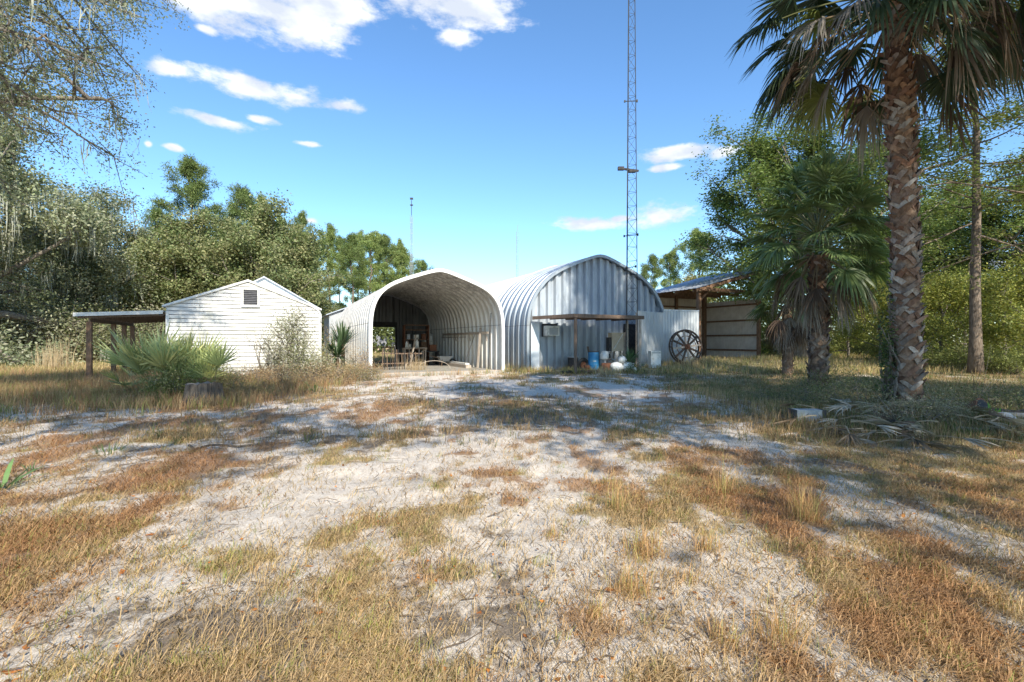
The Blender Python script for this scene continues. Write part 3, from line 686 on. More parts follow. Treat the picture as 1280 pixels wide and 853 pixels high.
# ------------------------------------------------------------------ buildings
BR = math.atan2(.432, .902)
def loc2w(o, a, b, z=0): return Vector((o[0] + .902 * a - .432 * b, o[1] + .432 * a + .902 * b, z))
def profile(half, W, n=72):
    pts = [np.array(p, float) for p in half]; full = pts + [np.array((W - p[0], p[1])) for p in reversed(pts[:-1])]
    full = np.array(full)
    # smooth the curved part (Chaikin), keep straight legs
    a = full
    for _ in range(3):
        q = [a[0]]
        for i in range(len(a) - 1): q += [a[i] * .75 + a[i + 1] * .25, a[i] * .25 + a[i + 1] * .75]
        q.append(a[-1]); a = np.array(q)
    s = np.concatenate([[0], np.cumsum(np.linalg.norm(np.diff(a, axis=0), axis=1))]); t = np.linspace(0, s[-1], n)
    P_ = np.stack([np.interp(t, s, a[:, 0]), np.interp(t, s, a[:, 1])], 1)
    T = np.gradient(P_, axis=0); T /= np.linalg.norm(T, axis=1, keepdims=True); Nn = np.stack([-T[:, 1], T[:, 0]], 1)
    return P_, Nn
def shell(prof, y0, y1, per, dep):
    P_, Nn = prof; st = []; y = y0
    while y < y1 - .01:
        for f, o in ((0, 0), (.30, 0), (.40, dep), (.90, dep)):
            yy = y + f * per
            if yy < y1: st.append((yy, o))
        y += per
    st.append((y1, 0)); mb = MB(); n = len(P_)
    vs = [Vector((p[0] + nn[0] * o, yy, p[1] + nn[1] * o)) for yy, o in st for p, nn in zip(P_, Nn)]
    fs = [(j * n + i, j * n + i + 1, (j + 1) * n + i + 1, (j + 1) * n + i) for j in range(len(st) - 1) for i in range(n - 1)]
    mb.add(vs, fs); return mb
def arch_band(prof, y0, y1, off0, off1):
    """solid band following the arch"""
    P_, Nn = prof; mb = MB(); vs = []; n = len(P_)
    for p, nn in zip(P_, Nn):
        for yy, o in ((y0, off0), (y1, off0), (y1, off1), (y0, off1)): vs.append(Vector((p[0] + nn[0] * o, yy, p[1] + nn[1] * o)))
    fs = [(i * 4 + k, i * 4 + (k + 1) % 4, i * 4 + 4 + (k + 1) % 4, i * 4 + 4 + k) for i in range(n - 1) for k in range(4)] + [(3, 2, 1, 0), ((n - 1) * 4, (n - 1) * 4 + 1, (n - 1) * 4 + 2, (n - 1) * 4 + 3)]
    mb.add(vs, fs); return mb
def top_at(prof, x): 
    P_ = prof[0]; return float(np.interp(x, P_[:, 0], P_[:, 1]))
def rib_wall(prof, W, yy, per, dep, x0=None, x1=None, hole=None, inset=.03, z0=0):
    """vertical-ribbed end wall clipped to the arch; hole=(xa,xb,zt)"""
    mb = MB(); x0 = inset if x0 is None else x0; x1 = W - inset if x1 is None else x1; xs_ = []; x = x0
    while x < x1:
        for f, o in ((0, 0), (.42, 0), (.55, -dep), (.87, -dep)):
            if x + f * per < x1: xs_.append((x + f * per, o))
        x += per
    xs_.append((x1, 0))
    if hole:
        xs_ = [q for q in xs_ if abs(q[0] - hole[0]) > .02 and abs(q[0] - hole[1]) > .02] + [(hole[0], 0), (hole[1], 0)]; xs_.sort()
    for (a, oa), (b, ob) in zip(xs_[:-1], xs_[1:]):
        mid = (a + b) / 2; zb = hole[2] if hole and hole[0] < mid < hole[1] else z0
        m = [(a, oa), (b, ob)]
        mb.add([(a, yy + oa, zb), (b, yy + ob, zb), (b, yy + ob, max(zb, top_at(prof, b) - .03)), (a, yy + oa, max(zb, top_at(prof, a) - .03))], [(0, 1, 2, 3)])
    return mb

# ---- open arched hut
A0 = (-5.97, 20.6); AW = 6.1; AL = 12.7
ph = profile([(0, -.15), (0, 1.2), (0, 2.3), (.1, 3.0), (.35, 3.5), (.75, 3.87), (1.3, 4.13), (1.95, 4.36), (2.6, 4.58), (3.05, 4.68)], AW)
hut = thing('arched_hut', 'open fronted white corrugated metal arch hut beside the white shed', 'hut', (A0[0], A0[1], 0), BR)
shell(ph, .12, AL, .62, .10).build('shell', M['hut_shell'], hut)
arch_band(ph, -.02, .13, -.02, .13).build('front_rim', M['hut_rim'], hut)
arch_band(ph, AL - .1, AL + .02, -.03, .1).build('rear_rim', M['hut_rim'], hut)
mb = MB(); mb.box((AW / 2, AL / 2 - .1, .0), (AW - .1, AL + .1, .16)); slab = mb.build('floor_slab', M['concrete'], hut)
mb = MB(); mb.box((AW / 2 - .05, -.08, .07), (AW - .2, .12, .12)); mb.build('threshold_beam', M['greywood'], hut)
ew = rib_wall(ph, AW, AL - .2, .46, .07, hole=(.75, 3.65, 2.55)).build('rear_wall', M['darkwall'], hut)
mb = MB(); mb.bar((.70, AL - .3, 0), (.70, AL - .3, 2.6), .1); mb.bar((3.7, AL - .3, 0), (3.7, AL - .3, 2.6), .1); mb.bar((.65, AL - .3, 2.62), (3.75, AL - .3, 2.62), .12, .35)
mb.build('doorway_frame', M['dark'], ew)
mb = MB(); mb.bar((5.93, 1.4, 1.92), (5.93, 8.8, 1.92), .09, .12); mb.bar((5.78, 4.2, 1.72), (5.78, 8.6, 1.72), .04)
for yy in (1.6, 4.0, 6.4, 8.7): mb.bar((5.9, yy, 1.92), (5.98, yy, 1.5), .05)
mb.build('side_rail', M['greywood'], hut)
mb = MB(); mb.bar((5.75, .9, .1), (5.9, .9, 2.9), .03); mb.build('brace_rod', M['dark'], hut); mb = MB(); mb.bar((5.35, 3.4, .1), (5.95, 3.2, 1.9), .03); mb.build('brace_rod', M['dark'], hut)
def stand(o, a, b): p_ = loc2w(o, a, b); return (p_.x, p_.y)
# contents of the hut
x, y = stand(A0, 3.35, 6.0); t = thing('work_table', 'narrow tall wooden work table inside the open hut', 'table', (x, y, .08), BR)
mb = MB(); mb.box((0, 0, 1.02), (1.35, .6, .05)); mb.build('tabletop', M['greywood'], t)
for sx_ in (-.6, .6):
    for sy_ in (-.22, .22): mb = MB(); mb.bar((sx_ * .9, sy_, 0), (sx_, sy_, 1.0), .06); mb.build('leg', M['greywood'], t)
mb = MB(); mb.bar((-.55, -.25, .1), (.5, -.25, .9), .04); mb.build('brace', M['greywood'], t)
for dx, h, r_, mt, nm, lb in ((-.45, .42, .07, 'white', 'jug', 'white jug on the left end of the work table'), (.15, .55, .1, 'white', 'jug', 'taller white jug in the middle of the work table')):
    px_, py_ = stand((x, y), dx, 0); j = thing(nm, lb, 'jug', (px_, py_, 1.125)); mb = MB(); mb.tube([(0, 0, 0), (0, 0, h * .6), (0, 0, h * .72), (0, 0, h * .85)], [r_, r_, r_ * .5, r_ * .35], 12); mb.build('body', M[mt], j)
    mb = MB(); mb.tube([(0, 0, h * .855), (0, 0, h * .95)], [r_ * .42, r_ * .42], 10); mb.build('cap', M['dark'], j)
x, y = stand(A0, 4.05, 8.4); t = thing('shelf_unit', 'dark red shelf unit stacked with clutter deep inside the hut', 'shelf', (x, y, .08), BR)
mb = MB()
for sx_ in (-.75, .75): mb.box((sx_, 0, 1.2), (.06, .5, 2.4))
mb.build('side_panel', M['rust'], t)
for zz in (.3, .9, 1.5, 2.1, 2.4): mb = MB(); mb.box((0, 0, zz), (1.44, .5, .05)); mb.build('shelf', M['barnwood'], t)
rg = np.random.default_rng(5)
for i in range(9):
    zz = (.3, .9, 1.5)[i % 3]; w_ = rg.uniform(.18, .34); h_ = rg.uniform(.2, .45); mb = MB(); mb.box((0, 0, h_ / 2), (w_, .3, h_)); mb.box((0, 0, h_ + .012), (w_ + .03, .33, .024))
    px_, py_ = stand((x, y), -.5 + .48 * (i // 3), -.05); o = mb.build('box', M[('rust', 'white', 'greybox', 'barnwood')[i % 4]]); o.location = (px_, py_, .08 + zz + .027); o.rotation_euler = (0, 0, BR)
    tag(o, 'small lidded box on the dark red shelf unit in the hut', 'box', 'boxes stored on the shelf unit')
x, y = stand(A0, 5.1, 9.6); o = thing('metal_cabinet', 'pale narrow metal cabinet against the hut far wall', 'cabinet', (x, y, .08), BR)
mb = MB(); mb.box((0, 0, .95), (.6, .45, 1.9)); mb.build('case', M['greybox'], o); mb = MB(); mb.box((0, -.235, 1.05), (.52, .02, 1.4)); mb.build('door', M['white'], o)
x, y = stand(A0, 4.6, 7.0); o = thing('tool_bench', 'dark machine bench by the hut right wall', 'bench', (x, y, .08), BR)
mb = MB(); mb.box((0, 0, .8), (.9, .6, .08)); mb.build('top', M['dark'], o); mb = MB(); mb.box((.1, 0, 1.02), (.4, .35, .36)); mb.build('machine', M['rust'], o)
for sx_ in (-.38, .38): mb = MB(); mb.box((sx_, 0, .38), (.08, .5, .76)); mb.build('leg', M['dark'], o)
# long plank stack at the right wall, hoop, standing boards
x, y = stand(A0, 5.35, 4.2); o = thing('lumber_stack', 'long pale boards stacked along the right wall of the hut', 'lumber', (x, y, .08), BR)
mb = MB(); mb.box((0, 0, .08), (.3, 3.2, .16)); mb.build('lower_board', M['greywood'], o); mb = MB(); mb.box((.03, .1, .21), (.22, 2.9, .09)); mb.build('upper_board', M['white_metal'], o)
x, y = stand(A0, 3.5, 2.6); mb = MB(); mb.tube([(math.cos(a) * .85, math.sin(a) * .1, math.sin(a) * .42) for a in np.linspace(0, math.pi, 18)], .014, 6); o = mb.build('plastic_hoop', M['greywood'], loc=(x, y, .08)); o.rotation_euler = (0, 0, BR); tag(o, 'pale bent hose hoop on the hut floor near the front', 'hoop')
rg = np.random.default_rng(9)
pf = thing('picket_panel', 'rickety brown picket panel standing at the left inside the hut', 'fence panel', (*stand(A0, 1.0, 3.0), .08), BR)
for i in range(16):
    mb = MB(); xx = .12 * i; mb.bar((xx, rg.normal() * .03, 0), (xx + rg.normal() * .04, rg.normal() * .05, rg.uniform(.8, 1.15)), .045, .02); mb.build('picket', M['dark' if i % 2 else 'oldwood'], pf)
mb = MB(); mb.bar((-.05, .05, .3), (2.0, .05, .32), .03, .06); mb.bar((-.05, .05, .8), (2.0, .05, .78), .03, .06); mb.build('rail', M['oldwood'], pf)
for i, (a, b, l, lean, lb) in enumerate(((2.75, 4.6, 1.75, .35, 'curved grey board leaning beside the picket panel'), (3.05, 5.2, 1.4, -.25, 'short board leaning left of the work table'), (5.7, 2.2, 2.1, .2, 'thin plank leaning on the right wall near the hut front'))):
    x, y = stand(A0, a, b); mb = MB(); mb.bar((0, 0, 0), (lean, .1, l), .13, .03); o = mb.build('leaning_board', M['greywood'], loc=(x, y, .09)); o.rotation_euler = (0, 0, BR); tag(o, lb, 'board')
x, y = stand(A0, 5.0, 5.6); t = thing('wheelbarrow', 'small upturned grey wheelbarrow by the hut right wall', 'wheelbarrow', (x, y, .08), BR)
mb = MB(); mb.add([(-.4, -.3, .55), (.4, -.3, .55), (.4, .3, .55), (-.4, .3, .55), (-.25, -.15, .25), (.2, -.15, .25), (.2, .15, .25), (-.25, .15, .25)], [(0, 1, 5, 4), (1, 2, 6, 5), (2, 3, 7, 6), (3, 0, 4, 7), (4, 5, 6, 7)]); mb.build('tray', M['greybox'], t)
mb = MB(); mb.tube([(.5 + .18 * math.cos(a), 0, .18 + .18 * math.sin(a)) for a in np.linspace(0, 6.283, 16)], .035, 6); mb.build('wheel', M['rubber'], t)
for s_ in (-1, 1): mb = MB(); mb.bar((.5, s_ * .08, .18), (-.9, s_ * .28, .6), .03); mb.bar((-.2, s_ * .2, .4), (-.25, s_ * .22, 0), .03); mb.build('handle', M['oldwood'], t)

# annex behind the open hut
an = thing('metal_annex', 'low grey metal annex behind the left end of the open hut', 'shed', (*stand(A0, -.55, AL + .3), 0), BR)
mb = MB(); mb.prism([(0, -.1), (5.2, -.1), (5.2, 3.3), (2.6, 4.3), (0, 3.3)], .05); 
# leave out a doorway: build as three bands instead
mb = MB(); mb.prism([(0, -.1), (1.2, -.1), (1.2, 3.76), (0, 3.3)], .05); mb.prism([(4.3, -.1), (5.2, -.1), (5.2, 3.3), (4.3, 3.65)], .05); mb.prism([(1.2, 2.7), (4.3, 2.7), (4.3, 3.65), (2.6, 4.3), (1.2, 3.76)], .05); mb.build('front_wall', M['greybox'], an)
mb = MB(); mb.box((-.02, 2.2, 1.6), (.05, 4.4, 3.4)); mb.build('side_wall', M['q_wall'], an)
mb = MB(); mb.prism([(-.25, 3.2), (2.6, 4.33), (2.6, 4.39), (-.25, 3.26)], 4.8, Matrix.Translation((0, -.2, 0))); mb.prism([(2.6, 4.33), (5.4, 3.2), (5.4, 3.26), (2.6, 4.39)], 4.8, Matrix.Translation((0, -.2, 0))); mb.build('roof', M['tin'], an)

# ---- closed quonset
Q0 = (.85, 24.5); QW = 9.0; pq = profile([(0, -.15), (0, 1.2), (0, 2.4), (.12, 3.2), (.5, 3.98), (1.15, 4.72), (1.95, 5.22), (2.8, 5.58), (3.8, 5.97), (4.5, 6.16)], QW, 90)
qh = thing('quonset_building', 'closed blue grey galvanised arch building with ribbed end wall', 'building', (Q0[0], Q0[1], 0), BR)
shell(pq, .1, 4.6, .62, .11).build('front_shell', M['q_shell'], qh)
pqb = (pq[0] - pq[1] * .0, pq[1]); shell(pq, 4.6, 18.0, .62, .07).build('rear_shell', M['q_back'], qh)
arch_band(pq, -.02, .11, -.03, .12).build('front_rim', M['q_shell'], qh)
arch_band(pq, 4.5, 4.62, .02, .16).build('joint_band', M['q_back'], qh)
rib_wall(pq, QW, .34, .47, .16).build('end_wall', M['q_wall'], qh)
rib_wall(pq, QW, 17.8, .47, .09).build('rear_wall', M['q_wall'], qh)
mb = MB(); mb.box((.42, .1, 1.25), (.5, .03, 2.5)); mb.build('wall_patch', M['bluepanel'], qh)
ac = MB(); ac.box((1.28, -.02, 2.02), (.74, .5, .5)); aco = ac.build('window_air_conditioner', M['white'], qh)
mb = MB(); mb.box((1.3, -.285, 2.0), (.5, .02, .36)); mb.build('grille', M['greybox'], aco)
mb = MB(); mb.box((1.28, .12, 2.35), (.9, .05, .1)); mb.box((.86, .12, 2.02), (.08, .05, .6)); mb.build('bracket', M['dark'], aco)
mb = MB(); mb.box((6.1, .1, 1.2), (.06, .04, 2.4)); mb.box((7.0, .1, 1.2), (.06, .04, 2.4)); mb.box((6.55, .1, 2.43), (.96, .04, .06)); mb.box((6.55, .13, 1.2), (.84, .02, 2.4)); mb.build('door', M['dark'], qh)

# ---- porch
pc = [Vector((1.1, 24.45)), Vector((2.85, 22.2)), Vector((6.45, 24.0)), Vector((5.35, 26.3))]
po = thing('porch', 'flat rust edged porch roof on three posts before the arch building', 'porch', (2.85, 22.2, 0))
o2 = Vector((2.85, 22.2)); q_ = [(v - o2) for v in pc]
mb = MB(); zt = 2.74
mb.add([(v.x, v.y, z) for z in (zt - .04, zt) for v in q_], [(3, 2, 1, 0), (4, 5, 6, 7), (0, 1, 5, 4), (1, 2, 6, 5), (2, 3, 7, 6), (3, 0, 4, 7)]); mb.build('roof', M['tin'], po)
mb = MB()
for a, b in ((0, 1), (1, 2), (2, 3)):
    mb.bar((q_[a].x * 1.03, q_[a].y * 1.03 - .03, zt - .075), (q_[b].x * 1.03, q_[b].y * 1.03 - .03, zt - .075), .045, .17)
mb.build('fascia', M['oldwood'], po)
mb = MB()
for f in (.2, .4, .6, .8):
    a = q_[1].lerp(q_[2], f); b = q_[0].lerp(q_[3], f); mb.bar((a.x, a.y, zt - .1), (b.x, b.y, zt - .1), .05, .1)
mb.build('joists', M['oldwood'], po)
for k, f in ((0, 0.02), (1, .97), (2, .0)):
    v = (q_[1].lerp(q_[2], f) if k < 2 else q_[2].lerp(q_[3], .45)); mb = MB(); mb.bar((v.x, v.y, -.25), (v.x, v.y, zt - .2), .12 if k != 0 else .13); mb.build('post', M['oldwood'] if k == 0 else M['greywood'], po)

# ---- lattice tower
def lattice(name, label, cat, base, Ht, w0, w1, lw, mat, bay=.75, extras=True, lean=(0, 0), seg=4):
    t = thing(name, label, cat, base)
    def pt(k, z):
        a = math.radians(90 + 120 * k + 14); r = (w0 + (w1 - w0) * z / Ht) / math.sqrt(3); return Vector((math.cos(a) * r + lean[0] * z, math.sin(a) * r + lean[1] * z, z))
    for k in range(3): mb = MB(); mb.tube([pt(k, -.2), pt(k, Ht)], lw, seg + 2); mb.build('leg', mat, t)
    mb = MB(); z = 0; i = 0
    while z < Ht - bay:
        for k in range(3):
            a, b = k, (k + 1) % 3
            if i % 2: a, b = b, a
            mb.tube([pt(a, z), pt(b, z + bay)], lw * .42, seg, cap=False); mb.tube([pt(a, z), pt(b, z)], lw * .42, seg, cap=False)
        z += bay; i += 1
    mb.build('bracing', mat, t)
    return t, pt
tw_, pt = lattice('radio_tower', 'tall thin grey lattice radio tower beside the porch', 'radio tower', (6.05, 24.75, 0), 34, .66, .12, .02, M['tower'], .7, lean=(.0015, 0))
zz = 1.5 + (427 - 212) / F * 24.7; mb = MB(); mb.bar((-.55, -.1, zz), (.45, .1, zz - .05), .09); mb.box((-.5, -.1, zz), (.3, .18, .16)); mb.box((.1, 0, zz - .1), (.35, .2, .12)); mb.build('antenna_arm', M['dark'], tw_)
for py, wd in ((127, .5), (295, .55), (335, .4)):
    zz = 1.5 + (427 - py) / F * 24.7; mb = MB(); mb.bar((-wd * .6, -.1, zz - .05), (wd * .75, .1, zz + .07), .035); mb.box((-wd * .6, -.1, zz - .05), (.07, .07, .1)); mb.box((wd * .75, .1, zz + .07), (.07, .07, .12)); mb.build('cross_arm', M['tower'], tw_)
ms, pt2 = lattice('antenna_mast', 'slender white lattice mast with a small head behind the open hut', 'mast', ((514.5 - 640) / F * 45, 45, 0), 13.2, .3, .24, .02, M['mast'], .5, seg=3)
mb = MB(); mb.tube([(0, 0, 13.2), (0, 0, 14.6)], .03, 5); mb.box((0, 0, 14.75), (.26, .16, .16)); mb.box((0, 0, 14.15), (.25, .15, .1)); mb.build('mast_head', M['dark'], ms)
ms, pt2 = lattice('antenna_mast', 'very faint thin mast behind the roof between the two arch buildings', 'mast', ((646.5 - 640) / F * 62, 62, 0), 15.5, .3, .26, .018, M['mast'], .6, seg=3)
mb = MB(); mb.tube([(0, 0, 15.5), (.1, 0, 16.4)], .02, 5); mb.build('mast_head', M['mast'], ms)

# ---- corrugated fence
def sheet(name, label, a, b, h, mat, per=.16, dep=.028, cap=False, h2=None, group=None):
    a, b = Vector(a), Vector(b); L = (b - a).length; ang = math.atan2(b.y - a.y, b.x - a.x); z = float(gz(a.x, a.y))
    t = thing(name, label, 'fence panel', (a.x, a.y, z), ang, group); mb = MB(); x = 0; st = []
    while x < L: st += [(x, 0), (x + per * .5, 0), (x + per * .6, -dep), (x + per * .9, -dep)]; x += per
    st = [q for q in st if q[0] < L] + [(L, 0)]; h2 = h2 or h
    vs = []; 
    for x, o in st: vs += [(x, o, -.1), (x, o, h + (h2 - h) * x / L)]
    mb.add(vs, [(2 * i, 2 * i + 2, 2 * i + 3, 2 * i + 1) for i in range(len(st) - 1)]); mb.build('sheet', mat, t)
    if cap: mb = MB(); mb.bar((0, -.01, h), (L, -.01, h2), .05, .07); mb.build('top_rail', M['tin'], t)
    mb = MB(); mb.bar((.05, .06, -.2), (.05, .06, h - .1), .08); mb.bar((L - .05, .06, -.2), (L - .05, .06, h2 - .1), .08); mb.build('backing_post', M['greywood'], t)
    return t
sheet('fence_panel', 'tall pale corrugated metal sheet right of the porch', (6.75, 26.1), (8.72, 27.9), 3.05, M['fence'])
sheet('fence_panel', 'ribbed metal panel with capped top behind the spoked wheel', (8.74, 27.92), (11.05, 28.6), 3.05, M['fence'], .19, .035, True)

# ---- spoked wheel
Yw = 26.9; xw = (857 - 640) / F * Yw; zw = float(gz(xw, Yw)); Rw = .98
wh = thing('spoked_reel_wheel', 'large dark weathered spoked wheel leaning on the metal fence', 'wheel', (xw, Yw, zw + Rw * .985), R(12)); wh.rotation_euler = (R(-8), 0, R(14))
circ = lambda r, y_, n=40: [Vector((math.cos(a) * r, y_, math.sin(a) * r)) for a in np.linspace(0, 2 * math.pi, n + 1)]
mb = MB(); mb.tube(circ(Rw - .05, -.1), .055, 8, cap=False); mb.build('rim', M['wheelwood'], wh, True)
mb = MB(); mb.tube(circ(Rw - .06, .16), .05, 8, cap=False); mb.build('rear_rim', M['wheelwood'], wh, True)
mb = MB(); mb.tube(circ(Rw * .62, -.08, 28), .022, 6, cap=False); mb.build('inner_ring', M['rust'], wh)
mb = MB(); mb.tube([(0, -.2, 0), (0, .22, 0)], [.15, .15], 14); mb.tube([(0, -.24, 0), (0, -.2, 0)], [.06, .06], 10); mb.build('hub', M['rust'], wh)
for k in range(12):
    a = 2 * math.pi * k / 12 + .12; mb = MB(); mb.bar((math.cos(a) * .1, -.1, math.sin(a) * .1), (math.cos(a) * (Rw - .06), -.1, math.sin(a) * (Rw - .06)), .05, .11, roll=0); mb.build('spoke', M['wheelwood' if k % 3 else 'greywood'], wh)
mb = MB()
for k in range(18):
    a = 2 * math.pi * k / 18; mb.bar((math.cos(a) * (Rw - .06), -.08, math.sin(a) * (Rw - .06)), (math.cos(a) * (Rw - .06), .15, math.sin(a) * (Rw - .06)), .1, .03)
mb.build('rim_slat', M['wheelwood'], wh)

# ---- white shed
S0 = (-14.0, 19.6); SW = 5.8
sh = thing('white_shed', 'white clapboard gabled shed with a dark louvred vent', 'shed', (S0[0], S0[1], 0), BR)
EV, RI = 2.9, 4.05
def gable_x(z, W=SW, ev=EV, ri=RI):
    if z <= ev: return 0.0, W
    t = (z - ev) / (ri - ev); return t * W / 2, W - t * W / 2
mb = MB(); z = -.1; bh = .158
while z < RI - .03:
    z1 = min(z + bh, RI - .01); zg = z1 - .026; a0, b0 = gable_x(z); a1, b1 = gable_x(zg)
    mb.add([(a0, -.045, z), (b0, -.045, z), (b1, -.035, zg), (a1, -.035, zg), (a0, .02, z), (b0, .02, z), (b1, .02, zg), (a1, .02, zg)], [(0, 1, 2, 3), (4, 5, 1, 0), (3, 2, 6, 7)]); z = z1
fw0 = mb.build('front_wall', M['siding'], sh)
mb = MB(); mb.prism([(.01, -.1), (SW - .01, -.1), (SW - .01, EV), (SW / 2, RI - .02), (.01, EV)], .03, Matrix.Translation((0, .012, 0))); mb.build('lap_shadow_backing', M['vent'], fw0)  # dark sheet behind the board gaps, its colour standing in for lap shadows
rj = np.random.default_rng(4); mb = MB()
for k in range(22):
    zr = -.1 + .158 * rj.integers(1, 21) + .066; a_, b_ = gable_x(zr + .07); xx = rj.uniform(a_ + .15, b_ - .15); mb.box((xx, -.043, zr), (.012, .012, .125))
mb.build('board_joint', M['vent'], fw0)
mb = MB(); z = -.1
while z < EV - .02:
    z1 = min(z + bh, EV); mb.add([(SW + .022, 0, z), (SW + .022, 3.2, z), (SW + .002, 3.2, z1), (SW + .002, 0, z1), (-.022, 0, z), (-.022, 3.2, z), (-.002, 3.2, z1), (-.002, 0, z1)], [(0, 1, 2, 3), (5, 4, 7, 6)]); z = z1
mb.build('side_walls', M['siding'], sh)
mb = MB(); T = Matrix.Translation((0, -.1, 0))
mb.prism([(-.14, EV - .02), (SW / 2, RI + .03), (SW / 2, RI + .1), (-.14, EV + .05)], 3.4, T); mb.prism([(SW / 2, RI + .03), (SW + .06, EV + .0), (SW + .06, EV + .07), (SW / 2, RI + .1)], 3.4, T); mb.build('roof', M['white_metal'], sh)
mb = MB(); r_ = .07
mb.tube([(-.06, -.06, EV + .0), (.0, -.06, EV + .04), (SW / 2, -.06, RI + .03), (SW - .35, -.06, EV + .17), (SW - .12, -.06, EV + .02), (SW + .01, -.06, EV - .2), (SW + .03, -.06, EV - .55)], .05, 8); mb.build('gable_trim', M['white_metal'], sh, True)
for xx in (.03, SW - .0): mb = MB(); mb.box((xx, -.045, (EV - .2) / 2), (.1, .05, EV - .15)); mb.build('corner_board', M['white_metal'], sh)
vx, vz = 3.0, 3.38; mb = MB(); fw, fh = .62, .74
for c, d in (((vx, -.085, vz + fh / 2), (fw + .1, .06, .09)), ((vx, -.085, vz - fh / 2), (fw + .1, .06, .09)), ((vx - fw / 2, -.085, vz), (.09, .058, fh)), ((vx + fw / 2, -.085, vz), (.09, .058, fh))): mb.box(c, d)
vt = mb.build('vent', M['white_metal'], sh); mb = MB(); mb.box((vx, -.065, vz), (fw - .08, .01, fh - .08), col=(1, 1, 1))
for k in range(9): mb.box((vx, -.088, vz - .3 + k * .075), (fw - .09, .05, .012), Matrix.Rotation(R(35), 3, 'X'))
mb.build('louvre', M['vent'], vt)
mb = MB(); bx0, bx1, bc, brz = .95, 5.96, 3.43, 4.63; be = 3.12
mb.prism([(bx0, 0), (bx1, 0), (bx1, be), (bc, brz), (bx0, be)], 5.0, Matrix.Translation((0, 3.2, 0))); mb.build('rear_block', M['bluepanel'], sh)
mb = MB()
for k in range(14):
    xx = bx0 + .15 + k * .36; zt_ = brz - abs(xx - bc) * (brz - be) / 2.5; mb.box((xx, 3.185, zt_ / 2 - .02), (.03, .03, zt_ - .06))
mb.build('panel_rib', M['q_wall'], sh)
mb = MB(); T = Matrix.Translation((0, 3.05, 0)); mb.prism([(bx0 - .1, be - .04), (bc, brz), (bc, brz + .07), (bx0 - .1, be + .03)], 5.3, T); mb.prism([(bc, brz), (bx1 + .12, be - .04), (bx1 + .12, be + .03), (bc, brz + .07)], 5.3, T); mb.build('rear_roof', M['tin'], sh)
mb = MB(); mb.bar((.55, -.06, .85), (.55, -.06, 1.55), .03); mb.build('wall_conduit', M['greybox'], sh)

# ---- lean-to
lt = thing('lean_to', 'open lean-to roof on brown posts at the left of the white shed', 'lean-to', (S0[0], S0[1], 0), BR)
mb = MB(); mb.prism([(-2.85, 2.52), (-.08, 2.68), (-.08, 2.73), (-2.85, 2.57)], 6.3, Matrix.Translation((0, -.15, 0))); mb.build('roof', M['tin'], lt)
mb = MB(); mb.bar((-2.88, -.17, 2.5), (-.1, -.17, 2.66), .03, .14); mb.build('roof_edge', M['rooftrim'], lt)
mb = MB()
for yy in (.0, 1.5, 3.0, 4.5, 6.0): mb.bar((-2.8, yy, 2.42), (-.1, yy, 2.58), .07, .13)
mb.bar((-2.45, 0, 2.3), (-2.45, 6.1, 2.3), .06, .14); mb.build('rafter', M['oldwood'], lt)
for yy in (0.02, 3.0, 4.6, 6.0):
    mb = MB(); mb.bar((-2.45, yy, -.3), (-2.45, yy, 2.24), .16); mb.build('post', M['barnwood'], lt)

# ---- pole barn
K0 = (11.7, 30.5); KW, KD = 5.67, 4.7; kz = float(gz(14, 32)) 
kb = thing('pole_barn', 'open pole barn with blue grey tin roof and brown posts', 'barn', (K0[0], K0[1], kz), BR)
EZ, RZ, MZ = 4.5, 5.4, 6.05
mb = MB(); T = Matrix.Translation((0, -.35, 0)); st = []
for side in (0,):
    n_ = 16
    for k in range(n_):
        y0 = k * (KD + .8) / n_; 
        for f, o in ((0, 0), (.7, 0), (.8, .03), (.95, .03)):
            st.append((y0 + f * (KD + .8) / n_, o))
    st.append((KD + .8, 0)); vs = []
    e, r0 = ((-.45, EZ - .2), (KW + .5, MZ))
    for y, o in st: vs += [(e[0], y - .35, e[1] + o + .12), (r0[0], y - .35, r0[1] + o + .12)]
    mb.add(vs, [(2 * i, 2 * i + 1, 2 * i + 3, 2 * i + 2) for i in range(len(st) - 1)]); st = []
mb.build('roof', M['tin'], kb)
mb = MB()
for yy in (-.3, .0, 1.55, 3.1, KD): mb.bar((-.4, yy, EZ - .2), (KW + .45, yy, MZ - .1), .06, .2); mb.bar((0, yy + .03, EZ - .08), (KW, yy + .03, EZ - .08), .05, .2)
mb.build('rafter', M['barnwood'], kb)
mb = MB()
for f in (.15, .4, .65, .9):
    for s_ in (0,):
        xx = KW * f; z_ = EZ - .2 + (MZ - EZ + .2) * (KW * f + .45) / (KW + .95) + .06; mb.bar((xx, -.3, z_), (xx, KD + .3, z_), .05, .09)
mb.build('purlin', M['barnwood'], kb)
for (a, b, w_) in ((.1, 0, .2), (KW, 0, .2), (.1, KD, .2), (KW, KD, .26), (KW / 2, KD, .18)):
    mb = MB(); mb.bar((a, b, -.6), (a, b, EZ - .25 + (MZ - EZ + .2) * (a + .45) / (KW + .95)), w_); mb.build('post', M['barnwood'], kb)
def barn_wall(a, b, z0, z1, nm):
    a, b = Vector(a), Vector(b); L = (b - a).length; ang = math.atan2(b.y - a.y, b.x - a.x); mb = MB(); st = []; x = 0
    while x < L: st += [(x, 0), (x + .16, 0), (x + .18, .02), (x + .21, .02)]; x += .23
    st = [q for q in st if q[0] < L] + [(L, 0)]; m = Matrix.Translation((a.x, a.y, 0)) @ Matrix.Rotation(ang, 4, 'Z'); vs = []
    for x, o in st: vs += [m @ Vector((x, o, z0)), m @ Vector((x, o, z1))]
    mb.add(vs, [(2 * i, 2 * i + 2, 2 * i + 3, 2 * i + 1) for i in range(len(st) - 1)]); return mb.build(nm, M['barnpanel'], kb)
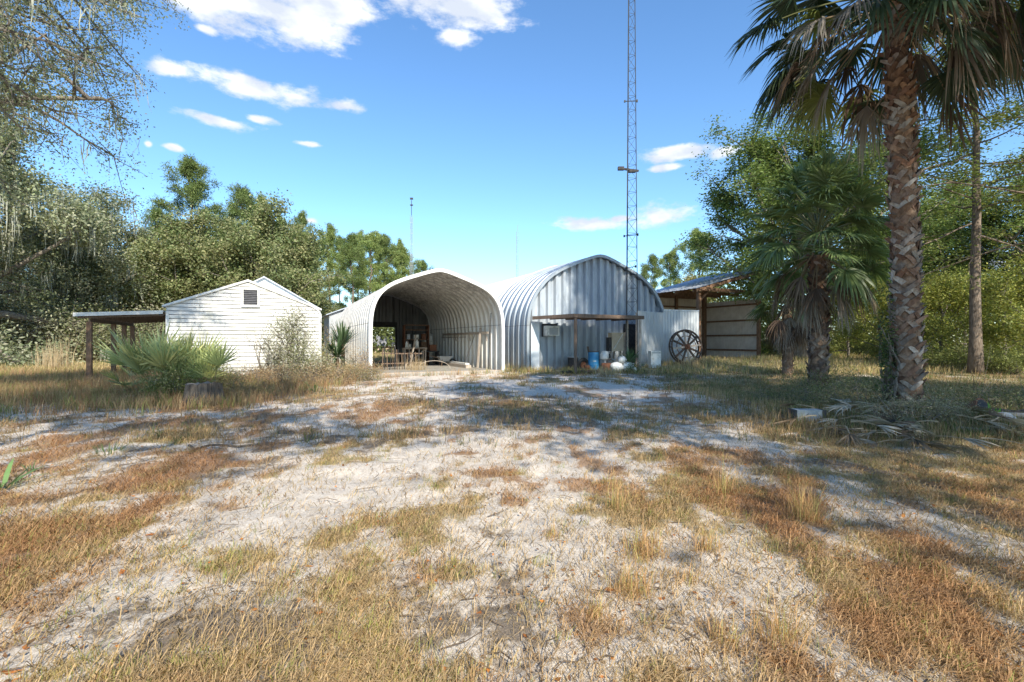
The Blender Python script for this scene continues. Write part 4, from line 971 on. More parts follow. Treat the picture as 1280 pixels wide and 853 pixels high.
barn_wall((KW + .14, 0), (KW + .14, KD), -.1, EZ - .45, 'right_wall'); barn_wall((0, KD + .12), (KW + .1, KD + .12), .0, EZ - .1, 'rear_wall')
for zz in (.5, 1.55, 2.6, 3.7):
    mb = MB(); mb.bar((KW + .06, .1, zz), (KW + .06, KD - .15, zz), .05, .13); mb.build('girt', M['barnwood'], kb)
    mb = MB(); mb.bar((.2, KD + .06, zz), (KW - .15, KD + .06, zz), .05, .13); mb.build('girt', M['barnwood'], kb)
mb = MB(); mb.bar((.1, 0, EZ - .9), (1.0, 0, EZ - .1), .09); mb.bar((KW, 0, EZ - .9), (KW - .9, 0, EZ - .1), .09); mb.build('knee_brace', M['barnwood'], kb)

# ---- far low building through the hut doorway
fb = thing('farm_outbuilding', 'low outbuilding with a grey roof seen through the hut doorway', 'building', (-15.5, 60, -.3), R(8))
mb = MB(); mb.prism([(-4.5, 0), (4.5, 0), (4.5, 1.0), (1.5, 2.3), (-4.5, 2.3)], 5); mb.build('wall', M['tan'], fb)
mb = MB(); mb.prism([(-4.8, 2.3), (1.5, 2.32), (1.5, 2.42), (-4.8, 2.4)], 5.6, Matrix.Translation((0, -.3, 0))); mb.prism([(1.5, 2.33), (4.9, .95), (4.9, 1.05), (1.5, 2.43)], 5.6, Matrix.Translation((0, -.3, 0)));
mb.prism([(-4.8, 1.15), (4.7, 1.15), (1.5, 2.3), (-4.8, 2.3)], .08, Matrix.Translation((0, -.32, 0))); mb.build('roof', M['shingle'], fb)
for xx in (-2.6, -.6, 1.6): mb = MB(); mb.box((xx, -.05, .75), (.7, .06, .5)); mb.build('window', M['dark'], fb)
# ------------------------------------------------------------------ yard objects
def at(px, Yd, dz=0): v = gp(px, Yd); return (v.x, v.y, v.z + dz)
d = thing('blue_drum', 'blue plastic drum under the porch roof', 'drum', at(742, 24.6), 0)
mb = MB(); zs = [(0, .27), (.03, .285), (.28, .285), (.31, .3), (.34, .285), (.6, .285), (.63, .3), (.66, .285), (.9, .28), (.94, .26), (.95, .23)]
mb.tube([(0, 0, z) for z, r_ in zs], [r_ for z, r_ in zs], 22); mb.build('body', M['blue'], d)
mb = MB(); mb.tube([(0, 0, .952), (0, 0, .985)], [.27, .26], 22); mb.build('lid', M['dark'], d)
mb = MB(); mb.box((0, -.29, .5), (.16, .01, .03)); mb.build('label_strip', M['white'], d)
t = thing('outboard_motor', 'white cowled engine standing right of the blue drum', 'motor', at(755.5, 24.3), R(20))
mb = MB(); mb.tube([(0, 0, .55), (0, 0, .6), (.0, 0, .78), (.04, 0, .95), (.05, 0, 1.0)], [.14, .22, .23, .17, .08], 12, cap=True); mb.build('cowl', M['white'], t, True)
mb = MB(); mb.bar((0, 0, .0), (0, 0, .56), .12, .2); mb.bar((.22, -.1, .62), (.5, -.25, .55), .05); mb.build('leg', M['greybox'], t)
mb = MB(); mb.tube([(.24, -.02, .72), (.26, -.02, .72)], [.14, .14], 14); mb.build('flywheel', M['dark'], t)
t = thing('rusty_engine_block', 'rusty red brown engine block on the ground below the white cowled engine', 'engine', at(759, 23.3), R(-15))
mb = MB(); mb.box((0, 0, .22), (.5, .35, .44)); mb.tube([(-.15, -.18, .3), (-.15, -.34, .3)], .1, 10); mb.tube([(.14, -.18, .22), (.14, -.3, .22)], .13, 10); mb.build('block', M['rust'], t)
mb = MB(); mb.tube([(0, 0, .44), (0, 0, .58), (.2, 0, .66)], .05, 8); mb.build('pipe', M['dark'], t)
t = thing('spare_tyre', 'black tyre leaning in the shade left of the blue drum', 'tyre', at(728.5, 24.6, .33), 0); t.rotation_euler = (R(12), 0, R(30))
mb = MB(); mb.tube([(math.cos(a) * .26, 0, math.sin(a) * .26) for a in np.linspace(0, 2 * math.pi, 26)], .095, 10, cap=False); mb.build('tread', M['rubber'], t, True)
mb = MB(); mb.tube([(0, -.04, 0), (0, .04, 0)], .165, 16); mb.build('rim', M['rust'], t)
t = thing('electric_cooler_box', 'square grey beige panel box on a stand behind the yucca under the porch', 'cabinet', at(769.5, 25.0), R(20))
mb = MB(); mb.box((0, 0, 1.42), (.68, .4, .95)); bd = mb.build('case', M['tan'], t)
mb = MB(); mb.bar((-.25, -.215, 1.05), (.28, -.215, 1.82), .05, .02); mb.build('diagonal_strap', M['white'], bd)
mb = MB(); mb.box((-.42, -.02, 1.3), (.14, .3, .7)); mb.build('side_duct', M['dark'], t)
for sx_ in (-.28, .28): mb = MB(); mb.bar((sx_, 0, -.05), (sx_, 0, .94), .07); mb.build('leg', M['greywood'], t)
rg = np.random.default_rng(77)
t = thing('white_sack', 'crumpled pile of white sacks on the ground before the yucca', 'sack', at(779, 23.0))
for i, (dx, dz, r_) in enumerate(((-.32, .25, .3), (.22, .28, .27), (-.05, .62, .2), (.42, .15, .2))):
    mb = MB(); n_ = 9
    for k in range(1):
        pts = []; rr = []
        for j in range(n_): a = math.pi * j / (n_ - 1); pts.append((dx, 0, dz - math.cos(a) * r_ * .85)); rr.append(max(.01, math.sin(a) * r_))
        mb.tube(pts, rr, 14, jag=.35, rg=rg)
    mb.build('sack_lobe', M['white'], t, True)
t = thing('white_box', 'upright dirty white board box standing before the metal sheet', 'box', at(818, 25.6), R(14))
mb = MB(); mb.box((0, 0, .44), (.58, .3, .9)); mb.build('case', M['white'], t); mb = MB(); mb.box((0, -.155, .8), (.5, .015, .06)); mb.build('handle', M['greybox'], t)
t = thing('scrap_pallet', 'low rust coloured pallet lying at the porch edge', 'pallet', at(738, 22.9), R(25))
for k in range(5): mb = MB(); mb.box((0, -.4 + .2 * k, .12), (1.2, .11, .02)); mb.build('slat', M['rust' if k == 1 else 'oldwood'], t)
for k in (-1, 0, 1): mb = MB(); mb.box((k * .52, 0, .055), (.07, .95, .1)); mb.build('runner', M['oldwood'], t)
t = thing('dark_bin', 'dark low bin beside the tyre under the porch', 'bin', at(716, 25.2)); mb = MB(); mb.tube([(0, 0, 0), (0, 0, .65)], [.22, .27], 14); mb.build('body', M['dark'], t); mb = MB(); mb.tube([(0, 0, .652), (0, 0, .69)], [.29, .27], 14); mb.build('lid', M['greybox'], t)

t = thing('gas_can', 'small red fuel can beside the black tyre', 'can', at(733.5, 24.0), R(15)); mb = MB(); mb.box((0, 0, .16), (.26, .16, .32)); mb.build('body', M['rust'], t); mb = MB(); mb.tube([(-.08, 0, .32), (-.08, 0, .38), (.08, 0, .38), (.08, 0, .32)], .014, 6); mb.build('handle', M['dark'], t)
t = thing('garden_hose', 'loose coil of dark hose on the ground before the porch post', 'hose', at(708, 22.6)); mb = MB(); mb.tube([(math.cos(a) * (.26 + .02 * math.sin(a * 3.3)), math.sin(a) * (.24 + .01 * a), .03 + .006 * a) for a in np.linspace(0, 20, 70)], .016, 6); mb.build('hose_coil', M['dark'], t, True)
for k_, (a_, b_, l_, ln_, lb_) in enumerate(((5.3, 25.7, 1.6, .25, 'grey board leaning on the end wall under the porch'), (4.2, 25.4, 1.2, -.2, 'short dark board leaning left of the tyre'), (5.9, 25.6, 1.9, .12, 'long grey stick leaning near the tower foot'))):
    mb = MB(); mb.bar((0, 0, -.02), (ln_, .25, l_), .12, .03); o = mb.build('scrap_board', M['greywood' if k_ != 1 else 'oldwood'], loc=(a_, b_ - .1, float(gz(a_, b_)))); tag(o, lb_, 'board')
t = thing('paint_bucket', 'white bucket standing between the sacks and the tower foot', 'bucket', at(789, 24.2)); mb = MB(); mb.tube([(0, 0, 0), (0, 0, .34), (0, 0, .36)], [.13, .155, .16], 14); mb.build('body', M['white'], t); mb = MB(); mb.tube([(math.cos(a) * .16, 0, .34 + math.sin(a) * .12) for a in np.linspace(0, math.pi, 9)], .006, 5); mb.build('handle', M['dark'], t)
# stump
rg = np.random.default_rng(12); sp_ = gp(255, 11.9); t = thing('tree_stump', 'wide grey weathered tree stump among dry grass before the palmetto', 'stump', sp_)
mb = MB(); seg = 30; vs = []; prof_r = [(-.2, .6), (0, .48), (.15, .41), (.35, .37), (.5, .36)]
wob = [1 + .10 * math.sin(k * 1.3) + .12 * rg.normal() * .5 for k in range(seg)]
for z, r_ in prof_r:
    for k in range(seg): a = 2 * math.pi * k / seg; q = r_ * wob[k]; vs.append((math.cos(a) * q, math.sin(a) * q, z + (rg.normal() * .022 if z > .45 else 0)))
mb.add(vs, [(i * seg + k, i * seg + (k + 1) % seg, (i + 1) * seg + (k + 1) % seg, (i + 1) * seg + k) for i in range(4) for k in range(seg)]); mb.build('bark', M['stump'], t)
mb = MB(); mb.add([(v[0] * .985, v[1] * .985, v[2] - .008) for v in vs[-seg:]] + [(0, 0, .47)], [(k, (k + 1) % seg, seg) for k in range(seg)]); mb.build('cut_top', M['stumptop'], t)

# things at the foot of the big palm
t = thing('concrete_block', 'pale weathered block lying in weeds left of the big palm', 'block', at(1008, 8.7), R(-4))
mb = MB(); mb.box((0, 0, .13), (.44, .2, .2)); mb.build('block_body', M['graystone'], t)
for s_ in (-1, 1): mb = MB(); mb.box((s_ * .25, 0, .13), (.055, .24, .2)); mb.build('end_bracket', M['dark'], t)
def log(name, label, px, Yd, L, r_, rz, mat='bark', seed=1):
    rg = np.random.default_rng(seed); pts = [Vector((L * (k / 7 - .5), rg.normal() * .04, r_ * .8 + rg.normal() * .012)) for k in range(8)]
    mb = MB(); mb.tube(pts, [r_ * (1 - .04 * k) * rg.uniform(.9, 1.1) for k in range(8)], 9, jag=.15, rg=rg); o = mb.build(name, M[mat], loc=at(px, Yd)); o.rotation_euler = (0, 0, rz); tag(o, label, 'log'); return o
log('fallen_log', 'long weathered log lying right of the big palm', 1228, 8.6, 1.9, .065, R(-4), 'greywood', 2)
log('fallen_log', 'thick dark log at the right edge of the photo', 1275, 9.1, 1.4, .12, R(-22), 'stump', 3)
log('fallen_log', 'thin pale branch lying before the fallen logs', 1235, 7.6, 1.3, .028, R(8), 'greywood', 4)
log('fallen_log', 'thin bleached stick lying in the weeds below the concrete block', 1015, 7.6, 1.1, .02, R(3), 'greywood', 5)
log('fallen_log', 'dark rotten branch on the shaded sand of the left track', 280, 6.8, .9, .018, R(12), 'stump', 6)
t = thing('gray_rock', 'small blue grey rock between the logs right of the palm', 'rock', at(1256, 8.1)); mb = MB(); rg = np.random.default_rng(8); mb.tube([(0, 0, -.02), (0, 0, .06), (.01, 0, .14), (.02, 0, .19)], [.2, .19, .14, .05], 9, jag=.35, rg=rg); mb.build('rock_body', M['graystone'], t)
mb = MB(); mb.tube([(-.1, -.05, .0), (-.12, -.06, .09)], [.09, .03], 7, jag=.3, rg=rg); mb.build('rock_chip', M['graystone'], t)
t = thing('clay_pot', 'broken reddish brown pot tipped over behind the fallen log', 'pot', at(1217, 9.3, .12)); t.rotation_euler = (R(70), 0, R(20))
mb = MB(); mb.tube([(0, 0, -.16), (0, 0, .12), (0, 0, .16)], [.11, .19, .21], 16); mb.build('body', M['rust'], t); mb = MB(); mb.tube([(0, 0, .162), (0, 0, .17)], [.17, .17], 16); mb.build('mouth', M['dark'], t)
# fallen palm fronds
def dead_pile(name, label, px, Yd, seed, n, R_, ln, cat='dead frond', cols=((.40, .34, .27), (.24, .17, .11), (.5, .46, .4), (.17, .12, .09))):
    rg = np.random.default_rng(seed); root = thing(name, label, cat, at(px, Yd)); a_, b_ = MB(), MB()
    for i in range(n):
        a = rg.uniform(0, 6.28); c = cols[rg.integers(len(cols))]
        frond(a_, b_, rg, (rg.normal() * R_, rg.normal() * R_ * .6, rg.uniform(.05, .22)), a, R(rg.uniform(-2, 22)), ln * rg.uniform(.5, 1), ln * rg.uniform(.7, 1.1), c, droop=.35, spreadang=rg.uniform(20, 70), nleaf=14, curl=.5, pcol=(.42, .34, .24), pw=.018)
    a_.build('blades', M['dry'], root); b_.build('stalks', M['dry'], root); return root
dead_pile('fallen_fronds', 'pale curled fallen fronds on the near side of the big palm base', 1068, 7.6, 41, 9, .28, .42)
dead_pile('fallen_fronds', 'dark tangled fallen fronds right of the pale curled ones', 1150, 7.0, 42, 12, .35, .5, cols=((.12, .1, .08), (.2, .16, .12), (.34, .3, .25), (.08, .07, .06)))
dead_pile('fallen_fronds', 'grey brown fronds heaped against the foot of the big palm', 1135, 8.3, 43, 14, .38, .5, cols=((.3, .26, .2), (.22, .2, .12), (.38, .33, .27)))
dead_pile('fallen_fronds', 'brown curled frond pile between the block and the palm foot', 1085, 8.6, 45, 12, .4, .5)
dead_pile('fallen_fronds', 'loose dry fronds in front of the fallen logs at the right', 1215, 7.6, 46, 8, .4, .45)
dead_pile('fallen_fronds', 'single bleached frond lying in dry grass left of the stump', 150, 13, 44, 3, .25, .55)

# ------------------------------------------------------------------ palms
fan_palm('cabbage_palm', 'tall fan palm in the right foreground with criss-cross boot trunk', (*gp(1135, 9.0).xy, float(gz(7.3, 9)) - .1), 1, 7.6, .19, 90, 26, 1.75, 1.08, lean=(-.22, .05), bz=.15, el=(-30, 80), dead_el=(-34, 14), nb=360, bootsize=.21, gcol=(.036, .066, .034), nleaf=42, ws=.85, cl=1.0)
fan_palm('cabbage_palm', 'medium fan palm with a shaggy brown skirt left of the tallest palm', at(1022, 14.3, -.1), 2, 4.15, .23, 64, 14, 1.2, 1.0, bz=.1, el=(-16, 86), dead_el=(-65, -15), nb=150, bootsize=.26, gcol=(.115, .17, .065), ws=1.2, cl=1.4, bcols=[(.26, .2, .17), (.18, .12, .09), (.32, .27, .22), (.14, .1, .08)])
fan_palm('cabbage_palm', 'small thin fan palm with dead fronds before the sunny bushes', at(984, 21.5, -.1), 3, 3.2, .2, 20, 30, .85, .95, bz=.1, el=(-10, 80), dead_el=(-85, -35), nb=70, bootsize=.2, gcol=(.06, .1, .04), bcols=[(.3, .22, .17), (.22, .15, .1)])

# palmettos, yuccas, shrubs
palmetto('saw_palmetto', 'big blue green palmetto clump between the lean-to and the shed', at(206, 13.3), 11, 32, 1.15, .95, [(.34, .38, .17), (.40, .44, .19), (.48, .46, .19)], el=(55, 89), spread=.4, droop=.04)
palmetto('saw_palmetto', 'yellow tinged palmetto fan in front of the shed wall, right of the blue green clump', at(252, 13.2), 12, 15, .95, .85, [(.32, .37, .15), (.42, .4, .14), (.24, .3, .14)], el=(55, 86), spread=.3, droop=.04)
palmetto('saw_palmetto', 'low palmetto leaning over dry grass left of the blue green clump', at(180, 13.6), 13, 10, .75, .6, [(.3, .32, .12), (.2, .25, .12)], el=(15, 55), spread=.4)
shrub('shrub', 'leafy green and tan bush at the foot of the palmettos', 'shrub', at(222, 12.6), 21, .75, .5, 1.0, 2600, (.06, .035), ((.16, .2, .06), (.36, .32, .15)), group=None)
shrub('shrub', 'low yellow brown bush below the yellow tinged palmetto', 'shrub', at(275, 13.2), 22, .6, .45, .95, 1800, (.055, .03), ((.3, .27, .1), (.42, .33, .16)))
shrub('seedy_shrub', 'tall airy shrub with white fluffy seed heads before the shed corner', 'shrub', at(362, 17.6), 23, 1.0, .7, 3.05, 7500, (.055, .04), ((.55, .51, .43), (.2, .22, .08)), lumps=30, z0=.12, sig=.10)
shrub('seedy_shrub', 'lower dense greenish shrub in front of the tall white seeded one', 'shrub', at(385, 17.0), 24, .8, .6, 1.7, 4500, (.06, .035), ((.22, .24, .1), (.48, .43, .33)), lumps=16, sig=.14)
shrub('seedy_shrub', 'sparse leaning shrub with brown tips against the white clapboards', 'shrub', at(335, 18.2), 25, .6, .4, 2.3, 900, (.06, .035), ((.3, .24, .13), (.5, .47, .4)), lumps=14, sig=.10)
spear_plant('yucca', 'dark green spiky yucca at the left corner of the open hut', 'yucca', at(421, 19.0, .95), 31, 150, .95, .05, (.05, .085, .035), el=(-25, 88), droop=.12)
spear_plant('yucca', 'taller upright yucca head rising behind the dark spiky one', 'yucca', at(428, 19.8, 1.4), 32, 110, 1.15, .05, (.07, .11, .05), el=(20, 88), droop=.12)
mb = MB(); mb.tube([(0, 0, -1.2), (.03, 0, -.5), (0, 0, .1)], [.1, .08, .07], 8)
for k_, o in enumerate([o for o in COL.objects if o.name.startswith('yucca')]): mb = MB(); mb.tube([(0, 0, -1.2 - .3 * k_), (.03, 0, -.5), (0, 0, .1)], [.1, .08, .07], 8); mb.build('stem', M['palmtrunk'], o)
shrub('dry_bush', 'rusty brown dead bush against the left wall of the open hut', 'bush', at(448, 19.6), 26, .55, .5, 1.5, 1300, (.05, .02), ((.4, .24, .13), (.5, .38, .22)), lumps=14, sig=.13)
shrub('dry_bush', 'orange brown bush in the gap between shed and hut', 'bush', at(411, 26), 27, .7, .6, 2.4, 1600, (.07, .04), ((.42, .26, .12), (.3, .27, .12)), lumps=14)
shrub('dry_bush', 'low grey green weeds under the yuccas', 'bush', at(432, 17.8), 28, 1.0, .6, .75, 3200, (.05, .025), ((.28, .27, .16), (.42, .32, .18)), lumps=18)
shrub('dry_bush', 'low brown weeds right of the tree stump', 'bush', at(300, 12.6), 29, 1.0, .5, .5, 2600, (.05, .02), ((.34, .22, .12), (.22, .2, .09)), lumps=16)
shrub('weed_clump', 'green leafy weed clump growing at the base of the lattice tower', 'weeds', at(792, 22.8), 30, .35, .3, .85, 900, (.06, .03), ((.08, .16, .05), (.12, .2, .07)), lumps=10)
spear_plant('yucca', 'spiky yucca growing before the right porch post', 'yucca', at(786, 23.1, .55), 33, 60, .8, .045, (.08, .14, .06), el=(5, 85), droop=.1)
spear_plant('lily_clump', 'strappy green leaves in the grass before the yuccas', 'plant', at(395, 14.2), 34, 16, .7, .035, (.1, .2, .06), el=(35, 80), droop=.5, spread=.15)
spear_plant('agave', 'broad bladed green plant at the left edge of the near sand', 'plant', at(2, 4.95), 35, 9, .48, .045, (.12, .2, .07), el=(35, 70), droop=.3, spread=.05)
spear_plant('lily_clump', 'small bright green plant beside the fallen logs on the right', 'plant', at(1243, 8.3), 36, 9, .42, .05, (.12, .26, .04), el=(45, 85), droop=.2, spread=.05)
spear_plant('lily_clump', 'dark green strappy tuft on the shaded sand at left', 'plant', at(138, 6.5), 37, 60, .26, .008, (.1, .14, .05), el=(25, 85), droop=.4, spread=.14)
spear_plant('lily_clump', 'small green sprig right of the broad bladed edge plant', 'plant', at(40, 5.6), 38, 10, .2, .01, (.1, .17, .05), el=(40, 85), droop=.3, spread=.04)
for (px, Yd, h, sd_, lb) in ((75, 24, 1.9, 61, 'tall pale dry reed clump at the far left beyond the lean-to post'), (62, 26, 1.4, 62, 'shorter pale reed clump left of the tall one'), (520, 23.6, .8, 63, 'dry stalks growing at the hut threshold'), (862, 25.4, .7, 64, 'pale straw grass at the foot of the spoked wheel'), (760, 21.3, .5, 65, 'brown weed tuft in front of the porch rubbish'), (880, 27, .55, 66, 'pale straw tuft right of the spoked wheel')):
    rg = np.random.default_rng(sd_); root = thing('reed_clump', lb, 'reeds', at(px, Yd)); k = 150; b = np.column_stack([rg.normal(size=(k, 2)) * .28, np.zeros(k)])
    blades('stalks', b, h * rg.uniform(.4, 1, k), np.full(k, .014), rg.uniform(0, 6.28, k), rg.uniform(.02, .35, k), np.array([[.55, .43, .27]]) * rg.uniform(.6, 1.25, (k, 1)), M['grass'], root)
shrub('weed_bush', 'grey green twiggy weeds piled before the big palm trunk', 'bush', at(1140, 8.0), 51, .75, .4, .62, 3200, (.035, .014), ((.34, .32, .22), (.2, .2, .1)), lumps=20, sig=.12)
shrub('weed_bush', 'dark green weeds left of the big palm trunk', 'bush', at(1080, 9.4), 52, .8, .5, .55, 2600, (.045, .018), ((.14, .17, .07), (.26, .22, .13)), lumps=18)
shrub('weed_bush', 'low green weeds between the block and the medium palm', 'bush', at(1000, 11.5), 53, 1.3, .8, .5, 3200, (.05, .02), ((.16, .18, .08), (.3, .24, .14)), lumps=24)
shrub('weed_bush', 'dark weeds round the foot of the medium palm', 'bush', at(1035, 13.4), 54, 1.0, .6, .7, 3000, (.055, .025), ((.08, .12, .05), (.2, .2, .1)), lumps=20)
shrub('weed_bush', 'dark tangled weeds behind the fallen logs', 'bush', at(1235, 10.6), 55, 1.5, .8, .6, 4200, (.05, .022), ((.09, .13, .05), (.28, .24, .14)), lumps=26)
shrub('weed_bush', 'vine growing up the left side of the big palm trunk', 'vine', at(1110, 9.1), 56, .14, .14, 2.3, 900, (.06, .04), ((.06, .1, .035), (.1, .13, .05)), lumps=14)

# ------------------------------------------------------------------ trees
G1, G2, G3 = (.085, .14, .03), (.17, .20, .055), (.05, .095, .028)
def place(o, px, Yd, rz=0, s=1, dz=0):
    v = gp(px, Yd); o.location = (v.x, v.y, v.z + dz); o.rotation_euler = (0, 0, rz); o.scale = (s, s, s) if not hasattr(s, '__len__') else s; return o
# left: big mossy oak
oak = make_tree('live_oak', 'huge grey green live oak hung with moss at the left edge', 'tree', 201, 15.5, .55, .10, 8.5, 22, -8, 80, 105000, (.2, .12), ((.22, .26, .14), (.42, .41, .29)), sig=.5, flat=.55, nsub=9, ntw=5, moss=520, mossL=(.5, 1.6), mossw=.07, droop=.03)
place(oak, -40, 30, 0, (1.05, 1.05, 1.25))
oak2 = copy_tree(oak, 'mossy live oak behind the lean-to, second from the left edge', (0, 0, 0)); place(oak2, 95, 41, 2.2, (1, 1, .95))
oak3 = copy_tree(oak, 'dark oak at the far left behind the reed clump', (0, 0, 0)); place(oak3, -20, 50, 4.0, (1.1, 1.1, .98))
# near oak out of frame whose bough hangs in from the upper left
no = make_tree('live_oak', 'near mossy oak whose bough hangs into the upper left corner', 'tree', 202, 10.5, .34, .36, 7.4, 9, 8, 36, 95000, (.06, .03), ((.19, .23, .11), (.34, .33, .22)), sig=.12, flat=.4, nsub=17, ntw=9, az0=.0, azr=1.7, moss=230, mossL=(.15, .5), mossw=.028, subL=.34, droop=.06, wob=.09, up=.0, top=.56)
no.location = (-16.2, 8.6, 0); no.scale = (1, 1, 1.3)
# mid-left hardwoods and pines
hw = make_tree('hardwood_tree', 'broad bushy olive green tree behind the white shed', 'tree', 203, 13.2, .35, .08, 5.8, 24, 5, 82, 55000, (.22, .14), ((.16, .21, .08), (.33, .31, .16)), sig=.42, flat=.45, nsub=8, ntw=5)
place(hw, 335, 42, 0, (1, 1, 1.16))
SP = [(232, 43, 1.1, (1, 1, 1.12), 'bushy olive tree left of the broad one behind the shed'), (175, 47, 2.0, (1, 1, .98), 'lower olive tree filling the gap right of the mossy oak'),
      (283, 50, 3.0, (1, 1, 1.24), 'olive tree standing back between two bushy ones behind the shed'), (395, 52, 4.1, (.72, .72, .62), 'small orange tinged tree right of the shed roof')]
for px, Yd, rz, s, lb in SP: place(copy_tree(hw, lb, (0, 0, 0)), px, Yd, rz, s)
pine = make_tree('pine_tree', 'tall pine with a flat open crown rising above the olive trees', 'tree', 204, 19, .24, .58, 3.4, 20, 5, 62, 20000, (.34, .06), ((.13, .19, .06), (.22, .26, .09)), sig=.25, flat=.2, shape='pine', nsub=6, ntw=4, bark='pinebark', clump=1, up=.04)
place(pine, 237, 48, 0, (1, 1, 1.0))
pine2 = make_tree('pine_tree', 'full crowned pine, leftmost of the row beyond the shed and hut', 'tree', 205, 18, .26, .34, 4.0, 26, 10, 55, 24000, (.34, .065), ((.21, .29, .09), (.34, .38, .14)), sig=.22, flat=.2, shape='pine', nsub=6, ntw=4, bark='pinebark', clump=1, up=.03)
place(pine2, 372, 66, 0, .93)
PN = [(300, 58, 1.0, 1.02, 0, 'pine crown showing between the two tallest olive trees'), (322, 66, 2.2, 1.15, 1, 'rounded pine top above the broad olive tree'), (195, 60, .4, .92, 0, 'pine top just left of the flat crowned pine'),
      (413, 68, 1.3, .96, 1, 'second pine of the row beyond the hut, with a rounded crown'), (440, 64, 2.9, .80, 0, 'thin pine with sky gaps in the middle of the row'), (462, 70, 3.6, .94, 1, 'dense rounded pine above the open hut roof, left of the mast'),
      (482, 74, 5.1, .90, 0, 'thin pine tucked behind the dense rounded one'), (505, 70, .7, .82, 1, 'pine behind the white lattice mast'), (528, 76, 1.9, .72, 0, 'rightmost small pine of the row, just before the hut apex'), (395, 80, 4.2, .98, 1, 'far pine between the first two of the row'), (352, 84, .9, 1.25, 1, 'tall far pine left of the row, above the shed corner trees'), (378, 90, 2.9, 1.3, 0, 'tall far slim pine above the first pine of the row'), (475, 88, .2, 1.15, 1, 'far full pine left of the mast'), (448, 92, 3.3, 1.22, 1, 'far pine filling the middle of the row'), (499, 90, 1.4, 1.1, 1, 'far full pine just left of the lattice mast'), (425, 84, 5.5, 1.0, 0, 'far slim pine behind the second one of the row'),
      (815, 62, 1.1, .62, 0, 'pine right of the lattice tower above the barn roof'), (838, 70, 2.1, .78, 1, 'distant pine beside the big leafy tree'), (772, 78, 3.1, .66, 0, 'small distant pine just left of the lattice tower'), (872, 66, 4.1, .9, 1, 'pine hidden among the leafy crown behind the barn')]
for k_, (px, Yd, rz, s, wh_, lb) in enumerate(PN): place(copy_tree(pine2 if wh_ else pine, lb, (0, 0, 0)), px, Yd, rz, (s * .72, s * .72, s) if Yd > 82 else s)
# right
tanb = make_tree('hardwood_tree', 'tan leaved autumn tree behind the lattice tower and barn roof', 'tree', 206, 10.5, .22, .15, 3.6, 20, 15, 80, 14000, (.2, .12), ((.34, .28, .12), (.24, .25, .09)), sig=.36, flat=.3, nsub=7, ntw=5)
place(tanb, 800, 58, 0, 1.0); place(copy_tree(tanb, 'pale yellowish tree right of the tan one over the barn roof', (0, 0, 0)), 868, 60, 2, (1.1, 1.1, 1.15)); place(copy_tree(tanb, 'low tan tree peeking over the arch building ridge', (0, 0, 0)), 758, 66, 4, (1, 1, .95))
big = make_tree('camphor_tree', 'big spreading light green tree behind the medium palm', 'tree', 207, 14.5, .42, .16, 7.2, 24, 8, 78, 105000, (.17, .10), ((.13, .20, .06), (.27, .32, .11)), sig=.32, flat=.75, nsub=9, ntw=5, up=.02)
place(big, 1000, 31, 0, (1.12, 1.12, 1.22))
place(copy_tree(big, 'leafy tree filling the sky right of the tall palm trunk', (0, 0, 0)), 1160, 40, 2.4, (1.1, 1.1, 1.12)); place(copy_tree(big, 'dark leafy tree at the far right edge behind the bare trunk', (0, 0, 0)), 1330, 33, 4.0, (1.1, 1.1, 1.1)); 
TW = .003
slim = make_tree('sweetgum_tree', 'tall straight grey trunk with thin crown right of the big palm', 'tree', 208, 19, .24, .34, 5.5, 30, -8, 40, 26000, (.12, .075), ((.12, .17, .045), (.26, .27, .08)), sig=.3, flat=.55, shape='pine', nsub=7, ntw=5, up=.0, wob=.16, bark='pinebark')
TW = .012
place(slim, 1219, 22)
sl2 = copy_tree(slim, 'thin branched tree beyond the right edge reaching boughs into the frame', (0, 0, 0)); place(sl2, 1345, 18, 2.0, (1.15, 1.15, .9))
ys = make_tree('young_tree', 'yellow green sapling thicket tree right of the palm trunk', 'tree', 209, 6.2, .09, .08, 2.6, 14, 5, 80, 11000, (.12, .08), ((.22, .27, .07), (.44, .42, .12)), sig=.28, flat=.5, nsub=7, ntw=5)
place(ys, 1175, 26)
YS = [(1100, 29, 1, 1.0, 'yellow green sapling behind the medium palm, right side'), (1255, 25, 2, 1.0, 'bright leafy sapling right of the straight grey trunk'), (1060, 33, 3, .9, 'sunny yellow sapling beyond the clearing'), (965, 36, 4, .8, 'yellow green sapling beside the barn corner'), (1010, 38, 5, .85, 'sunlit sapling seen between the two thin palm trunks'), (1300, 22, 6, 1.1, 'dense sapling at the right edge of the frame'), (1135, 34, .5, 1.1, 'sapling directly behind the tall palm trunk'), (1205, 32, 1.5, 1.15, 'sapling behind the straight grey trunk'), (930, 40, 2.5, 1.0, 'sapling behind the barn right wall')]
for px, Yd, rz, s, lb in YS: place(copy_tree(ys, lb, (0, 0, 0)), px, Yd, rz, s)
# low bushes along the edges
bu = shrub('bush', 'low yellow green bush at the far left beyond the field', 'bush', (0, 0, 0), 71, 2.6, 1.6, 2.0, 7000, (.13, .08), ((.26, .29, .09), (.14, .16, .07)), lumps=26, sig=.14); place(bu, 20, 38)
BU = [(75, 40, 1, .9, 'low yellow green bush second from the left beyond the field'), (-40, 36, 2, 1.1, 'bush at the left frame edge'), (130, 42, 3, .85, 'low bush seen past the lean-to posts'), (175, 40, 4, .8, 'green bush behind the lean-to shade'), (1195, 24, 5, .6, 'low green bush under the straight grey trunk'), (1255, 22, 1.4, .55, 'low dark bush at the right in the shade'), (1000, 40, 2.6, 1.0, 'bright bush beyond the sandy clearing'), (1070, 38, 3.3, 1.0, 'bush right of the sandy clearing'), (1120, 30, .3, .7, 'low bush behind the palm foot'), (1290, 27, 5.3, .9, 'large low bush near the right edge'), (960, 37, .9, .7, 'low bush at the barn right corner')]
